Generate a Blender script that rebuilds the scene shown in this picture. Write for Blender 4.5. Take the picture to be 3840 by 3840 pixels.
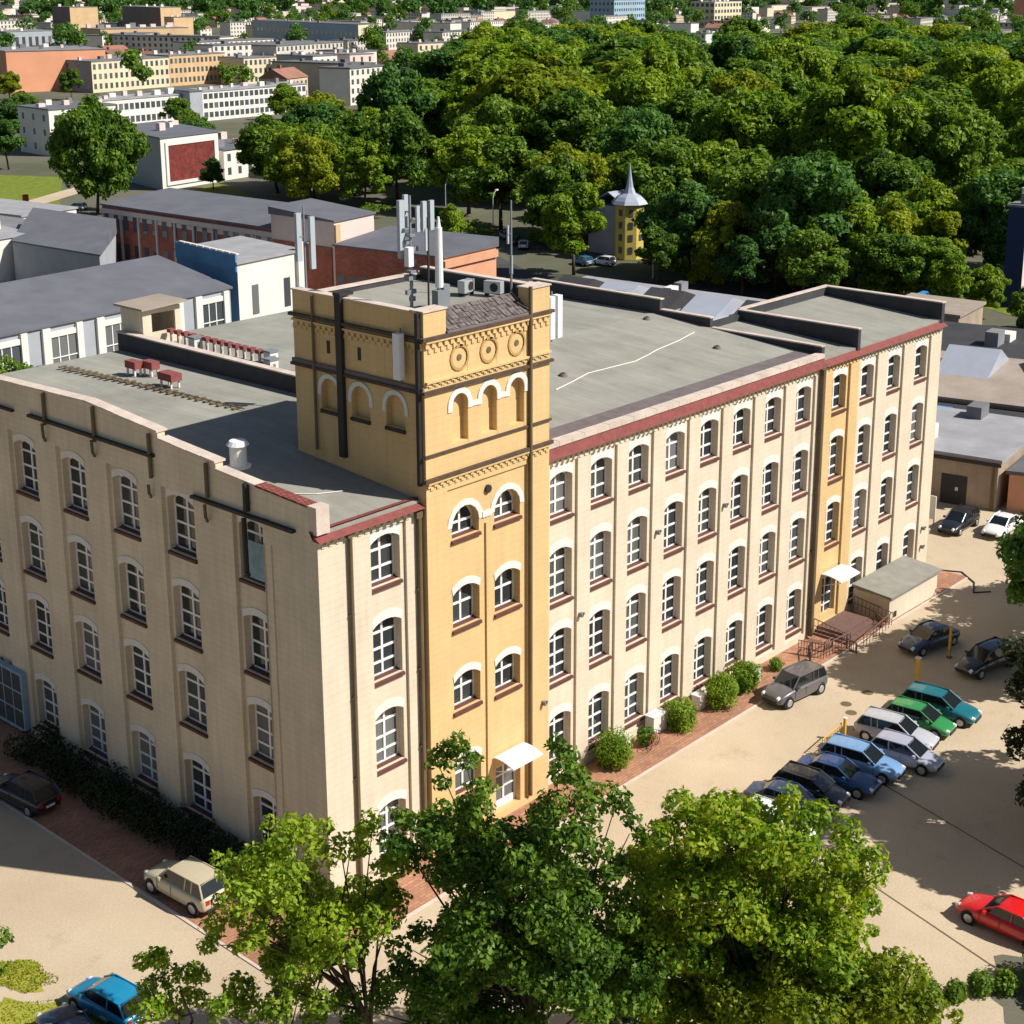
import bpy, bmesh, math, random
import numpy as np
from mathutils import Vector, Matrix
R = math.radians
random.seed(7)
S = bpy.context.scene
for o in list(bpy.data.objects): bpy.data.objects.remove(o)
COL = S.collection

# ------------------------------------------------------------ camera, sky, sun
cam = bpy.data.cameras.new('camera'); co = bpy.data.objects.new('camera', cam); COL.objects.link(co)
cam.sensor_width = 36; cam.lens = 5746.47/3840*36; cam.shift_y = -(1920-1508.54)/3840
cam.clip_start = 0.5; cam.clip_end = 20000
YAW, PIT, ROL = R(47.81545), R(15.09225), R(-0.19769)
fwd = Vector((math.sin(YAW)*math.cos(PIT), math.cos(YAW)*math.cos(PIT), -math.sin(PIT)))
rt = Vector((math.cos(YAW), -math.sin(YAW), 0)); up = rt.cross(fwd)
r2 = rt*math.cos(ROL)+up*math.sin(ROL); u2 = -rt*math.sin(ROL)+up*math.cos(ROL)
mw = Matrix((r2, u2, -fwd)).transposed().to_4x4(); mw.translation = Vector((-40.189, -47.709, 40.770))
co.matrix_world = mw
S.camera = co
SUN_EL, SUN_AZ = R(44), math.atan2(0.49, -0.87)
w = bpy.data.worlds.new('World'); S.world = w; w.use_nodes = True
nt = w.node_tree; bg = nt.nodes['Background']
sky = nt.nodes.new('ShaderNodeTexSky'); sky.sky_type = 'NISHITA'; sky.sun_disc = False
sky.sun_elevation = SUN_EL; sky.sun_rotation = SUN_AZ
nt.links.new(sky.outputs[0], bg.inputs[0]); bg.inputs[1].default_value = 0.055
sl = bpy.data.lights.new('sun', 'SUN'); sl.energy = 5.0; sl.angle = R(0.5); sl.color = (1.0, 0.945, 0.86)
so = bpy.data.objects.new('sun', sl); COL.objects.link(so)
sd = Vector((math.sin(SUN_AZ)*math.cos(SUN_EL), math.cos(SUN_AZ)*math.cos(SUN_EL), math.sin(SUN_EL)))
so.rotation_euler = sd.to_track_quat('Z', 'Y').to_euler(); so.location = (0, 0, 120)
vs = S.view_settings; vs.view_transform = 'Standard'; vs.look = 'None'; vs.exposure = 0.40; vs.gamma = 1

# ------------------------------------------------------------ materials
def nmat(name):
    m = bpy.data.materials.new(name); m.use_nodes = True
    t = m.node_tree; return m, t, t.nodes['Principled BSDF']
def N(t, k, **kw):
    n = t.nodes.new('ShaderNode'+k)
    for a, b in kw.items():
        if a.startswith('i_'): n.inputs[a[2:].replace('_', ' ')].default_value = b
        else: setattr(n, a, b)
    return n
def c4(c, f=1.0): return (c[0]*f, c[1]*f, c[2]*f, 1)
def mat(name, col, rough=.8, var=.18, scale=.6, bump=.15, bscale=18, streak=0, spec=.3, metal=0, col2=None, fine=.08, rand=0, course=0):
    """mottled paint or render: broad stains, fine grain, optional vertical streaks"""
    m, t, p = nmat(name); L = t.links
    tc = N(t, 'TexCoord'); src = tc.outputs['Object']
    n1 = N(t, 'TexNoise', i_Scale=scale, i_Detail=6, i_Roughness=.65); L.new(src, n1.inputs['Vector'])
    r = N(t, 'ValToRGB'); r.color_ramp.elements[0].position = .3; r.color_ramp.elements[1].position = .72
    c2 = col2 or [a*(1-var) for a in col]
    r.color_ramp.elements[0].color = c4(c2); r.color_ramp.elements[1].color = c4(col, 1+var*.3)
    L.new(n1.outputs['Fac'], r.inputs[0]); out = r.outputs[0]
    n2 = N(t, 'TexNoise', i_Scale=bscale, i_Detail=5, i_Roughness=.7); L.new(src, n2.inputs['Vector'])
    def mul(a, fac, lo, hi):
        mr = N(t, 'MapRange', i_To_Min=lo, i_To_Max=hi); L.new(fac, mr.inputs['Value'])
        mr.inputs['From Min'].default_value = .3; mr.inputs['From Max'].default_value = .7
        mx = N(t, 'Mix', data_type='RGBA', blend_type='MULTIPLY'); mx.inputs[0].default_value = 1
        L.new(a, mx.inputs[6]); L.new(mr.outputs[0], mx.inputs[7]); return mx.outputs[2]
    if fine: out = mul(out, n2.outputs['Fac'], 1-fine, 1+fine*.5)
    if streak:
        mp = N(t, 'Mapping'); mp.inputs['Scale'].default_value = (2.2, 2.2, .12); L.new(src, mp.inputs[0])
        n3 = N(t, 'TexNoise', i_Scale=1.3, i_Detail=6, i_Roughness=.7); L.new(mp.outputs[0], n3.inputs['Vector'])
        out = mul(out, n3.outputs['Fac'], 1-streak, 1.0)
    if course:
        sp = N(t, 'SeparateXYZ'); L.new(src, sp.inputs[0]); pg = N(t, 'Math', operation='PINGPONG'); pg.inputs[1].default_value = .17; L.new(sp.outputs[2], pg.inputs[0])
        mr = N(t, 'MapRange', i_To_Min=1-course, i_To_Max=1.0); mr.inputs['From Min'].default_value = 0; mr.inputs['From Max'].default_value = .035; L.new(pg.outputs[0], mr.inputs['Value'])
        mx = N(t, 'Mix', data_type='RGBA', blend_type='MULTIPLY'); mx.inputs[0].default_value = 1; L.new(out, mx.inputs[6]); L.new(mr.outputs[0], mx.inputs[7]); out = mx.outputs[2]
    if rand:
        oi = N(t, 'ObjectInfo'); mr = N(t, 'MapRange', i_To_Min=1-rand, i_To_Max=1+rand*.6); L.new(oi.outputs['Random'], mr.inputs['Value'])
        mx = N(t, 'Mix', data_type='RGBA', blend_type='MULTIPLY'); mx.inputs[0].default_value = 1
        L.new(out, mx.inputs[6]); L.new(mr.outputs[0], mx.inputs[7]); out = mx.outputs[2]
    L.new(out, p.inputs['Base Color'])
    p.inputs['Roughness'].default_value = rough; p.inputs['Specular IOR Level'].default_value = spec
    p.inputs['Metallic'].default_value = metal
    if bump:
        b = N(t, 'Bump', i_Strength=bump, i_Distance=.03); L.new(n2.outputs['Fac'], b.inputs['Height']); L.new(b.outputs[0], p.inputs['Normal'])
    return m
def rowmat(name, col, dark, sx, sz, rough=.8, axis='xz', squash=.5, mortar=.03, rnd=.25):
    """brick / tile / slab courses"""
    m, t, p = nmat(name); L = t.links
    tc = N(t, 'TexCoord'); sep = N(t, 'SeparateXYZ'); L.new(tc.outputs['Object'], sep.inputs[0])
    cb = N(t, 'CombineXYZ')
    if axis == 'wall':
        ad = N(t, 'Math', operation='ADD'); L.new(sep.outputs[0], ad.inputs[0]); L.new(sep.outputs[1], ad.inputs[1])
        L.new(ad.outputs[0], cb.inputs[0]); L.new(sep.outputs[2], cb.inputs[1])
    else:
        L.new(sep.outputs[0], cb.inputs[0]); L.new(sep.outputs[1], cb.inputs[1])
    b = N(t, 'TexBrick', i_Scale=1.0, i_Mortar_Size=mortar); b.inputs['Brick Width'].default_value = sx; b.inputs['Row Height'].default_value = sz
    b.offset = squash
    b.inputs['Color1'].default_value = c4(col, 1+rnd*.5); b.inputs['Color2'].default_value = c4(col, 1-rnd); b.inputs['Mortar'].default_value = c4(dark)
    L.new(cb.outputs[0], b.inputs['Vector'])
    n = N(t, 'TexNoise', i_Scale=.35, i_Detail=8, i_Roughness=.7); L.new(tc.outputs['Object'], n.inputs['Vector'])
    mr = N(t, 'MapRange', i_To_Min=.72, i_To_Max=1.15); mr.inputs['From Min'].default_value = .3; mr.inputs['From Max'].default_value = .7
    L.new(n.outputs['Fac'], mr.inputs['Value'])
    mx = N(t, 'Mix', data_type='RGBA', blend_type='MULTIPLY'); mx.inputs[0].default_value = 1
    L.new(b.outputs['Color'], mx.inputs[6]); L.new(mr.outputs[0], mx.inputs[7]); L.new(mx.outputs[2], p.inputs['Base Color'])
    p.inputs['Roughness'].default_value = rough; p.inputs['Specular IOR Level'].default_value = .25
    bp = N(t, 'Bump', i_Strength=.3, i_Distance=.03); L.new(b.outputs['Fac'], bp.inputs['Height']); bp.invert = True; L.new(bp.outputs[0], p.inputs['Normal'])
    return m
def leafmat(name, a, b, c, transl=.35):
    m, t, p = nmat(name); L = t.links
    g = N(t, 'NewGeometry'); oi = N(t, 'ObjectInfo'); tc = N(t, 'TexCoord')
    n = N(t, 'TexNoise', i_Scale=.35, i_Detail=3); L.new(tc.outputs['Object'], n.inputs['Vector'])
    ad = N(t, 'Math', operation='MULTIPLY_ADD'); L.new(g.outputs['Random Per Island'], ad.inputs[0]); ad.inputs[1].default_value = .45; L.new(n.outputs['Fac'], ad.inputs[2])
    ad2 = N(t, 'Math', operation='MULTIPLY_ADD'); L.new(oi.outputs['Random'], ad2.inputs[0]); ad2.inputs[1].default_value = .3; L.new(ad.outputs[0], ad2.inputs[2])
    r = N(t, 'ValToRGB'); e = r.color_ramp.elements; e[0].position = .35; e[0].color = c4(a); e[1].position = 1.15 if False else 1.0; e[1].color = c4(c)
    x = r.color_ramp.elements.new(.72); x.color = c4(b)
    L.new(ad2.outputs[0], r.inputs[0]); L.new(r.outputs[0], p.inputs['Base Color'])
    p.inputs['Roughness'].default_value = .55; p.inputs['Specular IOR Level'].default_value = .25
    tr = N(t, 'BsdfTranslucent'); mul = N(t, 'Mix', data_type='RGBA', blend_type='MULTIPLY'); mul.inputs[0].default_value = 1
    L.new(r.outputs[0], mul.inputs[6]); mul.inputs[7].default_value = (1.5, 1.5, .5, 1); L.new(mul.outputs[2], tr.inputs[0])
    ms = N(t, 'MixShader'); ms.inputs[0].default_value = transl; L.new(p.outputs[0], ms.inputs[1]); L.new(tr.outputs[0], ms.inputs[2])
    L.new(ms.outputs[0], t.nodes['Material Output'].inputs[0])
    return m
def glassmat(name, col=(.02, .025, .03), rough=.06, var=True):
    m, t, p = nmat(name); L = t.links
    if var:
        oi = N(t, 'ObjectInfo'); r = N(t, 'ValToRGB'); e = r.color_ramp.elements
        e[0].position = 0; e[0].color = c4(col); e[1].position = 1; e[1].color = (.16, .165, .17, 1)
        x = e.new(.62); x.color = c4(col, 1.6); y = e.new(.8); y.color = (.06, .07, .065, 1)
        L.new(oi.outputs['Random'], r.inputs[0]); L.new(r.outputs[0], p.inputs['Base Color'])
    else: p.inputs['Base Color'].default_value = c4(col)
    p.inputs['Roughness'].default_value = rough; p.inputs['Specular IOR Level'].default_value = .5
    return m
def plain(name, col, rough=.4, spec=.4, metal=0, coat=0):
    m, t, p = nmat(name); p.inputs['Base Color'].default_value = c4(col); p.inputs['Roughness'].default_value = rough
    p.inputs['Specular IOR Level'].default_value = spec; p.inputs['Metallic'].default_value = metal; p.inputs['Coat Weight'].default_value = coat
    return m
def groundmat(name, a, b, stain, scale=.12, crack=True):
    m, t, p = nmat(name); L = t.links; tc = N(t, 'TexCoord')
    def noise(s, d=8, rr=.65):
        n = N(t, 'TexNoise', i_Scale=s, i_Detail=d, i_Roughness=rr); L.new(tc.outputs['Object'], n.inputs['Vector']); return n.outputs['Fac']
    r = N(t, 'ValToRGB'); e = r.color_ramp.elements; e[0].position = .33; e[0].color = c4(a); e[1].position = .68; e[1].color = c4(b)
    L.new(noise(scale), r.inputs[0])
    r2_ = N(t, 'ValToRGB'); e = r2_.color_ramp.elements; e[0].position = .56; e[0].color = (0, 0, 0, 1); e[1].position = .70; e[1].color = (1, 1, 1, 1)
    L.new(noise(.45, 10, .75), r2_.inputs[0])
    mx = N(t, 'Mix', data_type='RGBA'); ml = N(t, 'Math', operation='MULTIPLY'); L.new(r2_.outputs[0], ml.inputs[0]); ml.inputs[1].default_value = .5
    L.new(ml.outputs[0], mx.inputs[0]); L.new(r.outputs[0], mx.inputs[6]); mx.inputs[7].default_value = c4(stain)
    mr = N(t, 'MapRange', i_To_Min=.8, i_To_Max=1.12); mr.inputs['From Min'].default_value = .3; mr.inputs['From Max'].default_value = .7
    fine = noise(9, 6, .8); L.new(fine, mr.inputs['Value'])
    m2 = N(t, 'Mix', data_type='RGBA', blend_type='MULTIPLY'); m2.inputs[0].default_value = 1; L.new(mx.outputs[2], m2.inputs[6]); L.new(mr.outputs[0], m2.inputs[7])
    L.new(m2.outputs[2], p.inputs['Base Color']); p.inputs['Roughness'].default_value = .9; p.inputs['Specular IOR Level'].default_value = .2
    bpn = N(t, 'Bump', i_Strength=.35, i_Distance=.04); L.new(fine, bpn.inputs['Height']); L.new(bpn.outputs[0], p.inputs['Normal'])
    return m

M = {}
M['cream'] = mat('cream_render', (.72, .625, .485), var=.14, scale=.35, streak=.14, fine=.08, course=.10)
M['shade'] = mat('cream_render_shaded', (.74, .63, .475), var=.18, scale=.3, streak=.16, fine=.1, course=.12)  # same render as cream, its colour shifted for the walls in shade
M['yellow'] = mat('ochre_render', (.69, .485, .235), var=.12, scale=.35, streak=.12, fine=.08, course=.09)
M['white'] = mat('white_trim', (.70, .675, .64), var=.1, scale=1.5, fine=.05)
M['frame'] = mat('white_frame', (.78, .77, .76), rough=.5, var=.05, bump=0)
M['glass'] = glassmat('window_glass')
M['sill'] = mat('red_sill', (.125, .05, .042), rough=.6, var=.3, scale=1.5)
M['redtile'] = rowmat('red_tile', (.27, .085, .07), (.12, .04, .03), .22, .3, axis='xy')
M['coping'] = mat('coping', (.62, .52, .45), var=.25, scale=1.2)
M['dark'] = mat('dark_metal', (.035, .033, .032), rough=.6, var=.3)
M['olive'] = mat('old_pipe', (.16, .12, .07), rough=.6, var=.3)
M['felt'] = None
M['steel'] = mat('galvanised', (.55, .57, .60), rough=.45, var=.15, metal=.4)
M['greymetal'] = mat('grey_metal', (.22, .24, .26), rough=.5, var=.2)
M['whiteplastic'] = mat('white_plastic', (.78, .79, .80), rough=.45, var=.06, bump=0)
M['bark'] = mat('bark', (.075, .055, .04), var=.4, scale=3)
M['brick'] = rowmat('brick', (.52, .15, .10), (.16, .08, .065), .5, .16, axis='wall')
M['pave'] = rowmat('brick_paving', (.42, .21, .13), (.22, .13, .09), .4, .2, axis='xy', mortar=.015, rnd=.2)
M['lot'] = groundmat('sandy_paving', (.45, .355, .25), (.55, .45, .32), (.32, .245, .17))
M['earth'] = groundmat('earth', (.075, .085, .045), (.16, .15, .115), (.07, .07, .062), scale=.02)
M['asphalt'] = groundmat('asphalt', (.05, .05, .055), (.09, .088, .085), (.04, .04, .04))
M['grass'] = groundmat('grass', (.10, .15, .02), (.21, .25, .03), (.28, .22, .05), scale=.6)
M['grassdry'] = groundmat('dry_grass', (.26, .27, .03), (.40, .35, .07), (.20, .24, .03), scale=1.1)
M['farroof'] = mat('far_roof', (.20, .20, .215), var=.3, scale=.2, rand=.35)
M['farred'] = mat('far_red_roof', (.30, .15, .11), var=.3, scale=.2, rand=.3)
M['farwall'] = mat('far_wall', (.72, .68, .60), var=.15, scale=.15, rand=.3, bump=0)
M['farwall2'] = mat('far_wall_warm', (.66, .53, .38), var=.15, scale=.15, rand=.25, bump=0)
M['window'] = glassmat('far_glass', (.05, .06, .07))
M['leafA'] = leafmat('leaf_bright', (.04, .10, .006), (.12, .22, .012), (.27, .36, .025), .35)
M['leafB'] = leafmat('leaf_mid', (.022, .068, .008), (.068, .15, .014), (.18, .28, .03), .35)
M['leafC'] = leafmat('leaf_olive', (.05, .10, .006), (.14, .20, .010), (.30, .34, .022), .4)
M['leafD'] = leafmat('leaf_dark', (.016, .052, .014), (.045, .12, .024), (.10, .21, .04))
M['leafE'] = leafmat('leaf_turning', (.035, .095, .008), (.11, .23, .012), (.32, .38, .025), .4)

M['leafH'] = leafmat('leaf_painted_shade', (.005, .010, .005), (.010, .020, .007), (.03, .045, .014), .15)  # near-black leaf colour with the shade painted in
def feltmat():
    m, t, p = nmat('roofing_felt'); L = t.links; tc = N(t, 'TexCoord')
    def noise(s, d=8, rr=.65, sc=None):
        n = N(t, 'TexNoise', i_Scale=s, i_Detail=d, i_Roughness=rr)
        if sc:
            mp = N(t, 'Mapping'); mp.inputs['Scale'].default_value = sc; L.new(tc.outputs['Object'], mp.inputs[0]); L.new(mp.outputs[0], n.inputs['Vector'])
        else: L.new(tc.outputs['Object'], n.inputs['Vector'])
        return n.outputs['Fac']
    r = N(t, 'ValToRGB'); e = r.color_ramp.elements; e[0].position = .3; e[0].color = (.235, .23, .20, 1); e[1].position = .7; e[1].color = (.335, .33, .29, 1)
    L.new(noise(.22, 7), r.inputs[0])
    # welded sheet seams, one metre apart across the roof
    sp = N(t, 'SeparateXYZ'); L.new(tc.outputs['Object'], sp.inputs[0])
    wv = N(t, 'Math', operation='PINGPONG'); wv.inputs[1].default_value = .5; L.new(sp.outputs[0], wv.inputs[0])
    lt = N(t, 'MapRange', i_To_Min=.86, i_To_Max=1.0); lt.inputs['From Min'].default_value = 0; lt.inputs['From Max'].default_value = .05; L.new(wv.outputs[0], lt.inputs['Value'])
    st = N(t, 'MapRange', i_To_Min=.84, i_To_Max=1.1); st.inputs['From Min'].default_value = .3; st.inputs['From Max'].default_value = .7; L.new(noise(1.0, 7, .7, (1, .18, 1)), st.inputs['Value'])
    gr = N(t, 'MapRange', i_To_Min=.88, i_To_Max=1.08); gr.inputs['From Min'].default_value = .3; gr.inputs['From Max'].default_value = .7; L.new(noise(14, 4, .8), gr.inputs['Value'])
    a = N(t, 'Math', operation='MULTIPLY'); L.new(lt.outputs[0], a.inputs[0]); L.new(st.outputs[0], a.inputs[1])
    b = N(t, 'Math', operation='MULTIPLY'); L.new(a.outputs[0], b.inputs[0]); L.new(gr.outputs[0], b.inputs[1])
    mx = N(t, 'Mix', data_type='RGBA', blend_type='MULTIPLY'); mx.inputs[0].default_value = 1; L.new(r.outputs[0], mx.inputs[6]); L.new(b.outputs[0], mx.inputs[7])
    L.new(mx.outputs[2], p.inputs['Base Color']); p.inputs['Roughness'].default_value = .85; p.inputs['Specular IOR Level'].default_value = .2
    return m
M['felt'] = feltmat()
M['slate'] = mat('slate_strip', (.17, .14, .14), var=.3, scale=1.5)
M['greyroof'] = mat('grey_roof', (.135, .14, .165), var=.22, scale=.25, streak=0)

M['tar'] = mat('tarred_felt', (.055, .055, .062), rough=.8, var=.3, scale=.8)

# ------------------------------------------------------------ mesh helpers
class MB:
    def __init__(s): s.v = []; s.f = []; s.m = []
    def poly(s, pts, m=0):
        b = len(s.v); s.v += [tuple(p) for p in pts]; s.f.append(tuple(range(b, b+len(pts)))); s.m.append(m)
    def box(s, x0, y0, z0, x1, y1, z1, m=0, X=None):
        c = [(x, y, z) for z in (z0, z1) for y in (y0, y1) for x in (x0, x1)]
        if X: c = [X(*p) for p in c]
        b = len(s.v); s.v += c
        for q in ((0, 2, 3, 1), (4, 5, 7, 6), (0, 1, 5, 4), (2, 6, 7, 3), (0, 4, 6, 2), (1, 3, 7, 5)):
            s.f.append(tuple(b+i for i in q)); s.m.append(m)
    def prism(s, pts, z0, z1, m=0):
        n = len(pts); b = len(s.v); s.v += [(p[0], p[1], z0) for p in pts]+[(p[0], p[1], z1) for p in pts]
        s.f.append(tuple(b+i for i in reversed(range(n)))); s.m.append(m); s.f.append(tuple(b+n+i for i in range(n))); s.m.append(m)
        for i in range(n): s.f.append((b+i, b+(i+1) % n, b+n+(i+1) % n, b+n+i)); s.m.append(m)
    def slab(s, prof, thick, m=0):
        """closed solid from a list of quads corners top; prof = 4 top points, extruded down"""
        b = len(s.v); s.v += [tuple(p) for p in prof]+[(p[0], p[1], p[2]-thick) for p in prof]; n = len(prof)
        s.f.append(tuple(b+i for i in range(n))); s.m.append(m); s.f.append(tuple(b+n+i for i in reversed(range(n)))); s.m.append(m)
        for i in range(n): s.f.append((b+i, b+n+i, b+n+(i+1) % n, b+(i+1) % n)); s.m.append(m)
    def tube(s, p0, p1, r0, r1=None, n=8, m=0, cap=True):
        r1 = r0 if r1 is None else r1
        p0 = Vector(p0); p1 = Vector(p1); d = (p1-p0).normalized(); a = d.orthogonal().normalized(); c = d.cross(a); b = len(s.v)
        for P, r in ((p0, r0), (p1, r1)):
            for i in range(n):
                t = 2*math.pi*i/n; s.v.append(tuple(P+a*math.cos(t)*r+c*math.sin(t)*r))
        for i in range(n): s.f.append((b+i, b+(i+1) % n, b+n+(i+1) % n, b+n+i)); s.m.append(m)
        if cap: s.f.append(tuple(b+i for i in reversed(range(n)))); s.m.append(m); s.f.append(tuple(b+n+i for i in range(n))); s.m.append(m)
    def path(s, pts, r, n=6, m=0):
        for a, b in zip(pts, pts[1:]): s.tube(a, b, r, r, n, m)
    def build(s, name, mats, parent=None, off=(0, 0, 0), smooth=False, kind=None, weld=False):
        me = bpy.data.meshes.new(name)
        v = s.v if off == (0, 0, 0) else [(p[0]-off[0], p[1]-off[1], p[2]-off[2]) for p in s.v]
        me.from_pydata(v, [], s.f)
        mats = mats if isinstance(mats, (list, tuple)) else [mats]
        for q in mats: me.materials.append(q)
        me.polygons.foreach_set('material_index', s.m)
        if smooth: me.polygons.foreach_set('use_smooth', [True]*len(s.f))
        if weld:
            bm = bmesh.new(); bm.from_mesh(me); bmesh.ops.remove_doubles(bm, verts=bm.verts, dist=.002); bmesh.ops.recalc_face_normals(bm, faces=bm.faces); bm.to_mesh(me); bm.free()
        me.update(); o = bpy.data.objects.new(name, me); COL.objects.link(o)
        if parent: o.parent = parent
        if kind: o['kind'] = kind
        return o
def thing(name, loc, label, cat, group=None, rz=0):
    o = bpy.data.objects.new(name, None); COL.objects.link(o); o.location = loc; o.rotation_euler = (0, 0, rz); o.empty_display_size = .3
    o['label'] = label; o['category'] = cat
    if group: o['group'] = group
    return o
def tag(o, label, cat, group=None):
    o['label'] = label; o['category'] = cat
    if group: o['group'] = group
    return o
def dup(root, loc, rz=0, label=None, group=None, scale=None):
    def cp(o, par):
        c = o.copy(); COL.objects.link(c); c.parent = par
        for ch in o.children: cp(ch, c)
        return c
    r = cp(root, None); r.location = loc; r.rotation_euler = (0, 0, rz)
    if scale: r.scale = scale
    if label: r['label'] = label
    if group: r['group'] = group
    return r
class XF:   # wall frame: s along the wall, d into the wall, z up
    def __init__(s, ox, oy, ang): s.ox, s.oy, s.a = ox, oy, ang; s.c, s.n = math.cos(ang), math.sin(ang)
    def __call__(s, a, d, z): return (s.ox+a*s.c-d*s.n, s.oy+a*s.n+d*s.c, z)
def arc(a, b, zs, rise, n=8):
    """points of the arched head from left spring to right spring"""
    w2 = (b-a)/2; c = (a+b)/2
    if rise >= w2*.98: return [(c-w2*math.cos(math.pi*i/(n)), zs+rise*math.sin(math.pi*i/n)) for i in range(n+1)]
    rad = (w2*w2+rise*rise)/(2*rise); t = math.asin(w2/rad); zc = zs+rise-rad
    return [(c+rad*math.sin(-t+2*t*i/n), zc+rad*math.cos(-t+2*t*i/n)) for i in range(n+1)]

def facade(mb, X, s0, s1, zb, zt, bays, m=0, m_of=None):
    """wall face in frame X with recessed bays; bay = (s0, s1, zb, zt, recess, cols, matindex); cols = [(a, b, depth, [(zsill, zspring, rise), ...])]"""
    def q(a0, a1, z0, z1, d, mm): mb.poly([X(a0, d, z0), X(a1, d, z0), X(a1, d, z1), X(a0, d, z1)], mm)
    cur = s0
    for (b0, b1, bz0, bz1, rd, cols, bm) in bays:
        if b0 > cur: q(cur, b0, zb, zt, 0, m)
        if bz0 > zb: q(b0, b1, zb, bz0, 0, m)
        if bz1 < zt: q(b0, b1, bz1, zt, 0, m)
        mb.poly([X(b0, 0, bz0), X(b0, rd, bz0), X(b0, rd, bz1), X(b0, 0, bz1)], m)
        mb.poly([X(b1, rd, bz0), X(b1, 0, bz0), X(b1, 0, bz1), X(b1, rd, bz1)], m)
        mb.poly([X(b0, 0, bz0), X(b1, 0, bz0), X(b1, rd, bz0), X(b0, rd, bz0)], m)
        mb.poly([X(b0, rd, bz1), X(b1, rd, bz1), X(b1, 0, bz1), X(b0, 0, bz1)], m)
        x = b0
        for (a, b, dep, ops) in cols:
            q(x, a, bz0, bz1, rd, bm); x = b; z = bz0
            for (z0, zs, rise) in sorted(ops):
                q(a, b, z, z0, rd, bm); top = zs+rise
                pts = arc(a, b, zs, rise) if rise > 0 else [(a, zs), (b, zs)]
                for (p, q2) in zip(pts, pts[1:]):
                    if rise > 0: mb.poly([X(p[0], rd, p[1]), X(q2[0], rd, q2[1]), X(q2[0], rd, top), X(p[0], rd, top)], bm)
                    mb.poly([X(p[0], rd, p[1]), X(p[0], dep, p[1]), X(q2[0], dep, q2[1]), X(q2[0], rd, q2[1])], bm)
                mb.poly([X(a, rd, z0), X(a, dep, z0), X(a, dep, zs), X(a, rd, zs)], bm)
                mb.poly([X(b, dep, z0), X(b, rd, z0), X(b, rd, zs), X(b, dep, zs)], bm)
                mb.poly([X(a, rd, z0), X(b, rd, z0), X(b, dep, z0), X(a, dep, z0)], bm)
                z = top
            q(a, b, z, bz1, rd, bm)
        q(x, b1, bz0, bz1, rd, bm); cur = b1
    if cur < s1: q(cur, s1, zb, zt, 0, m)

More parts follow.
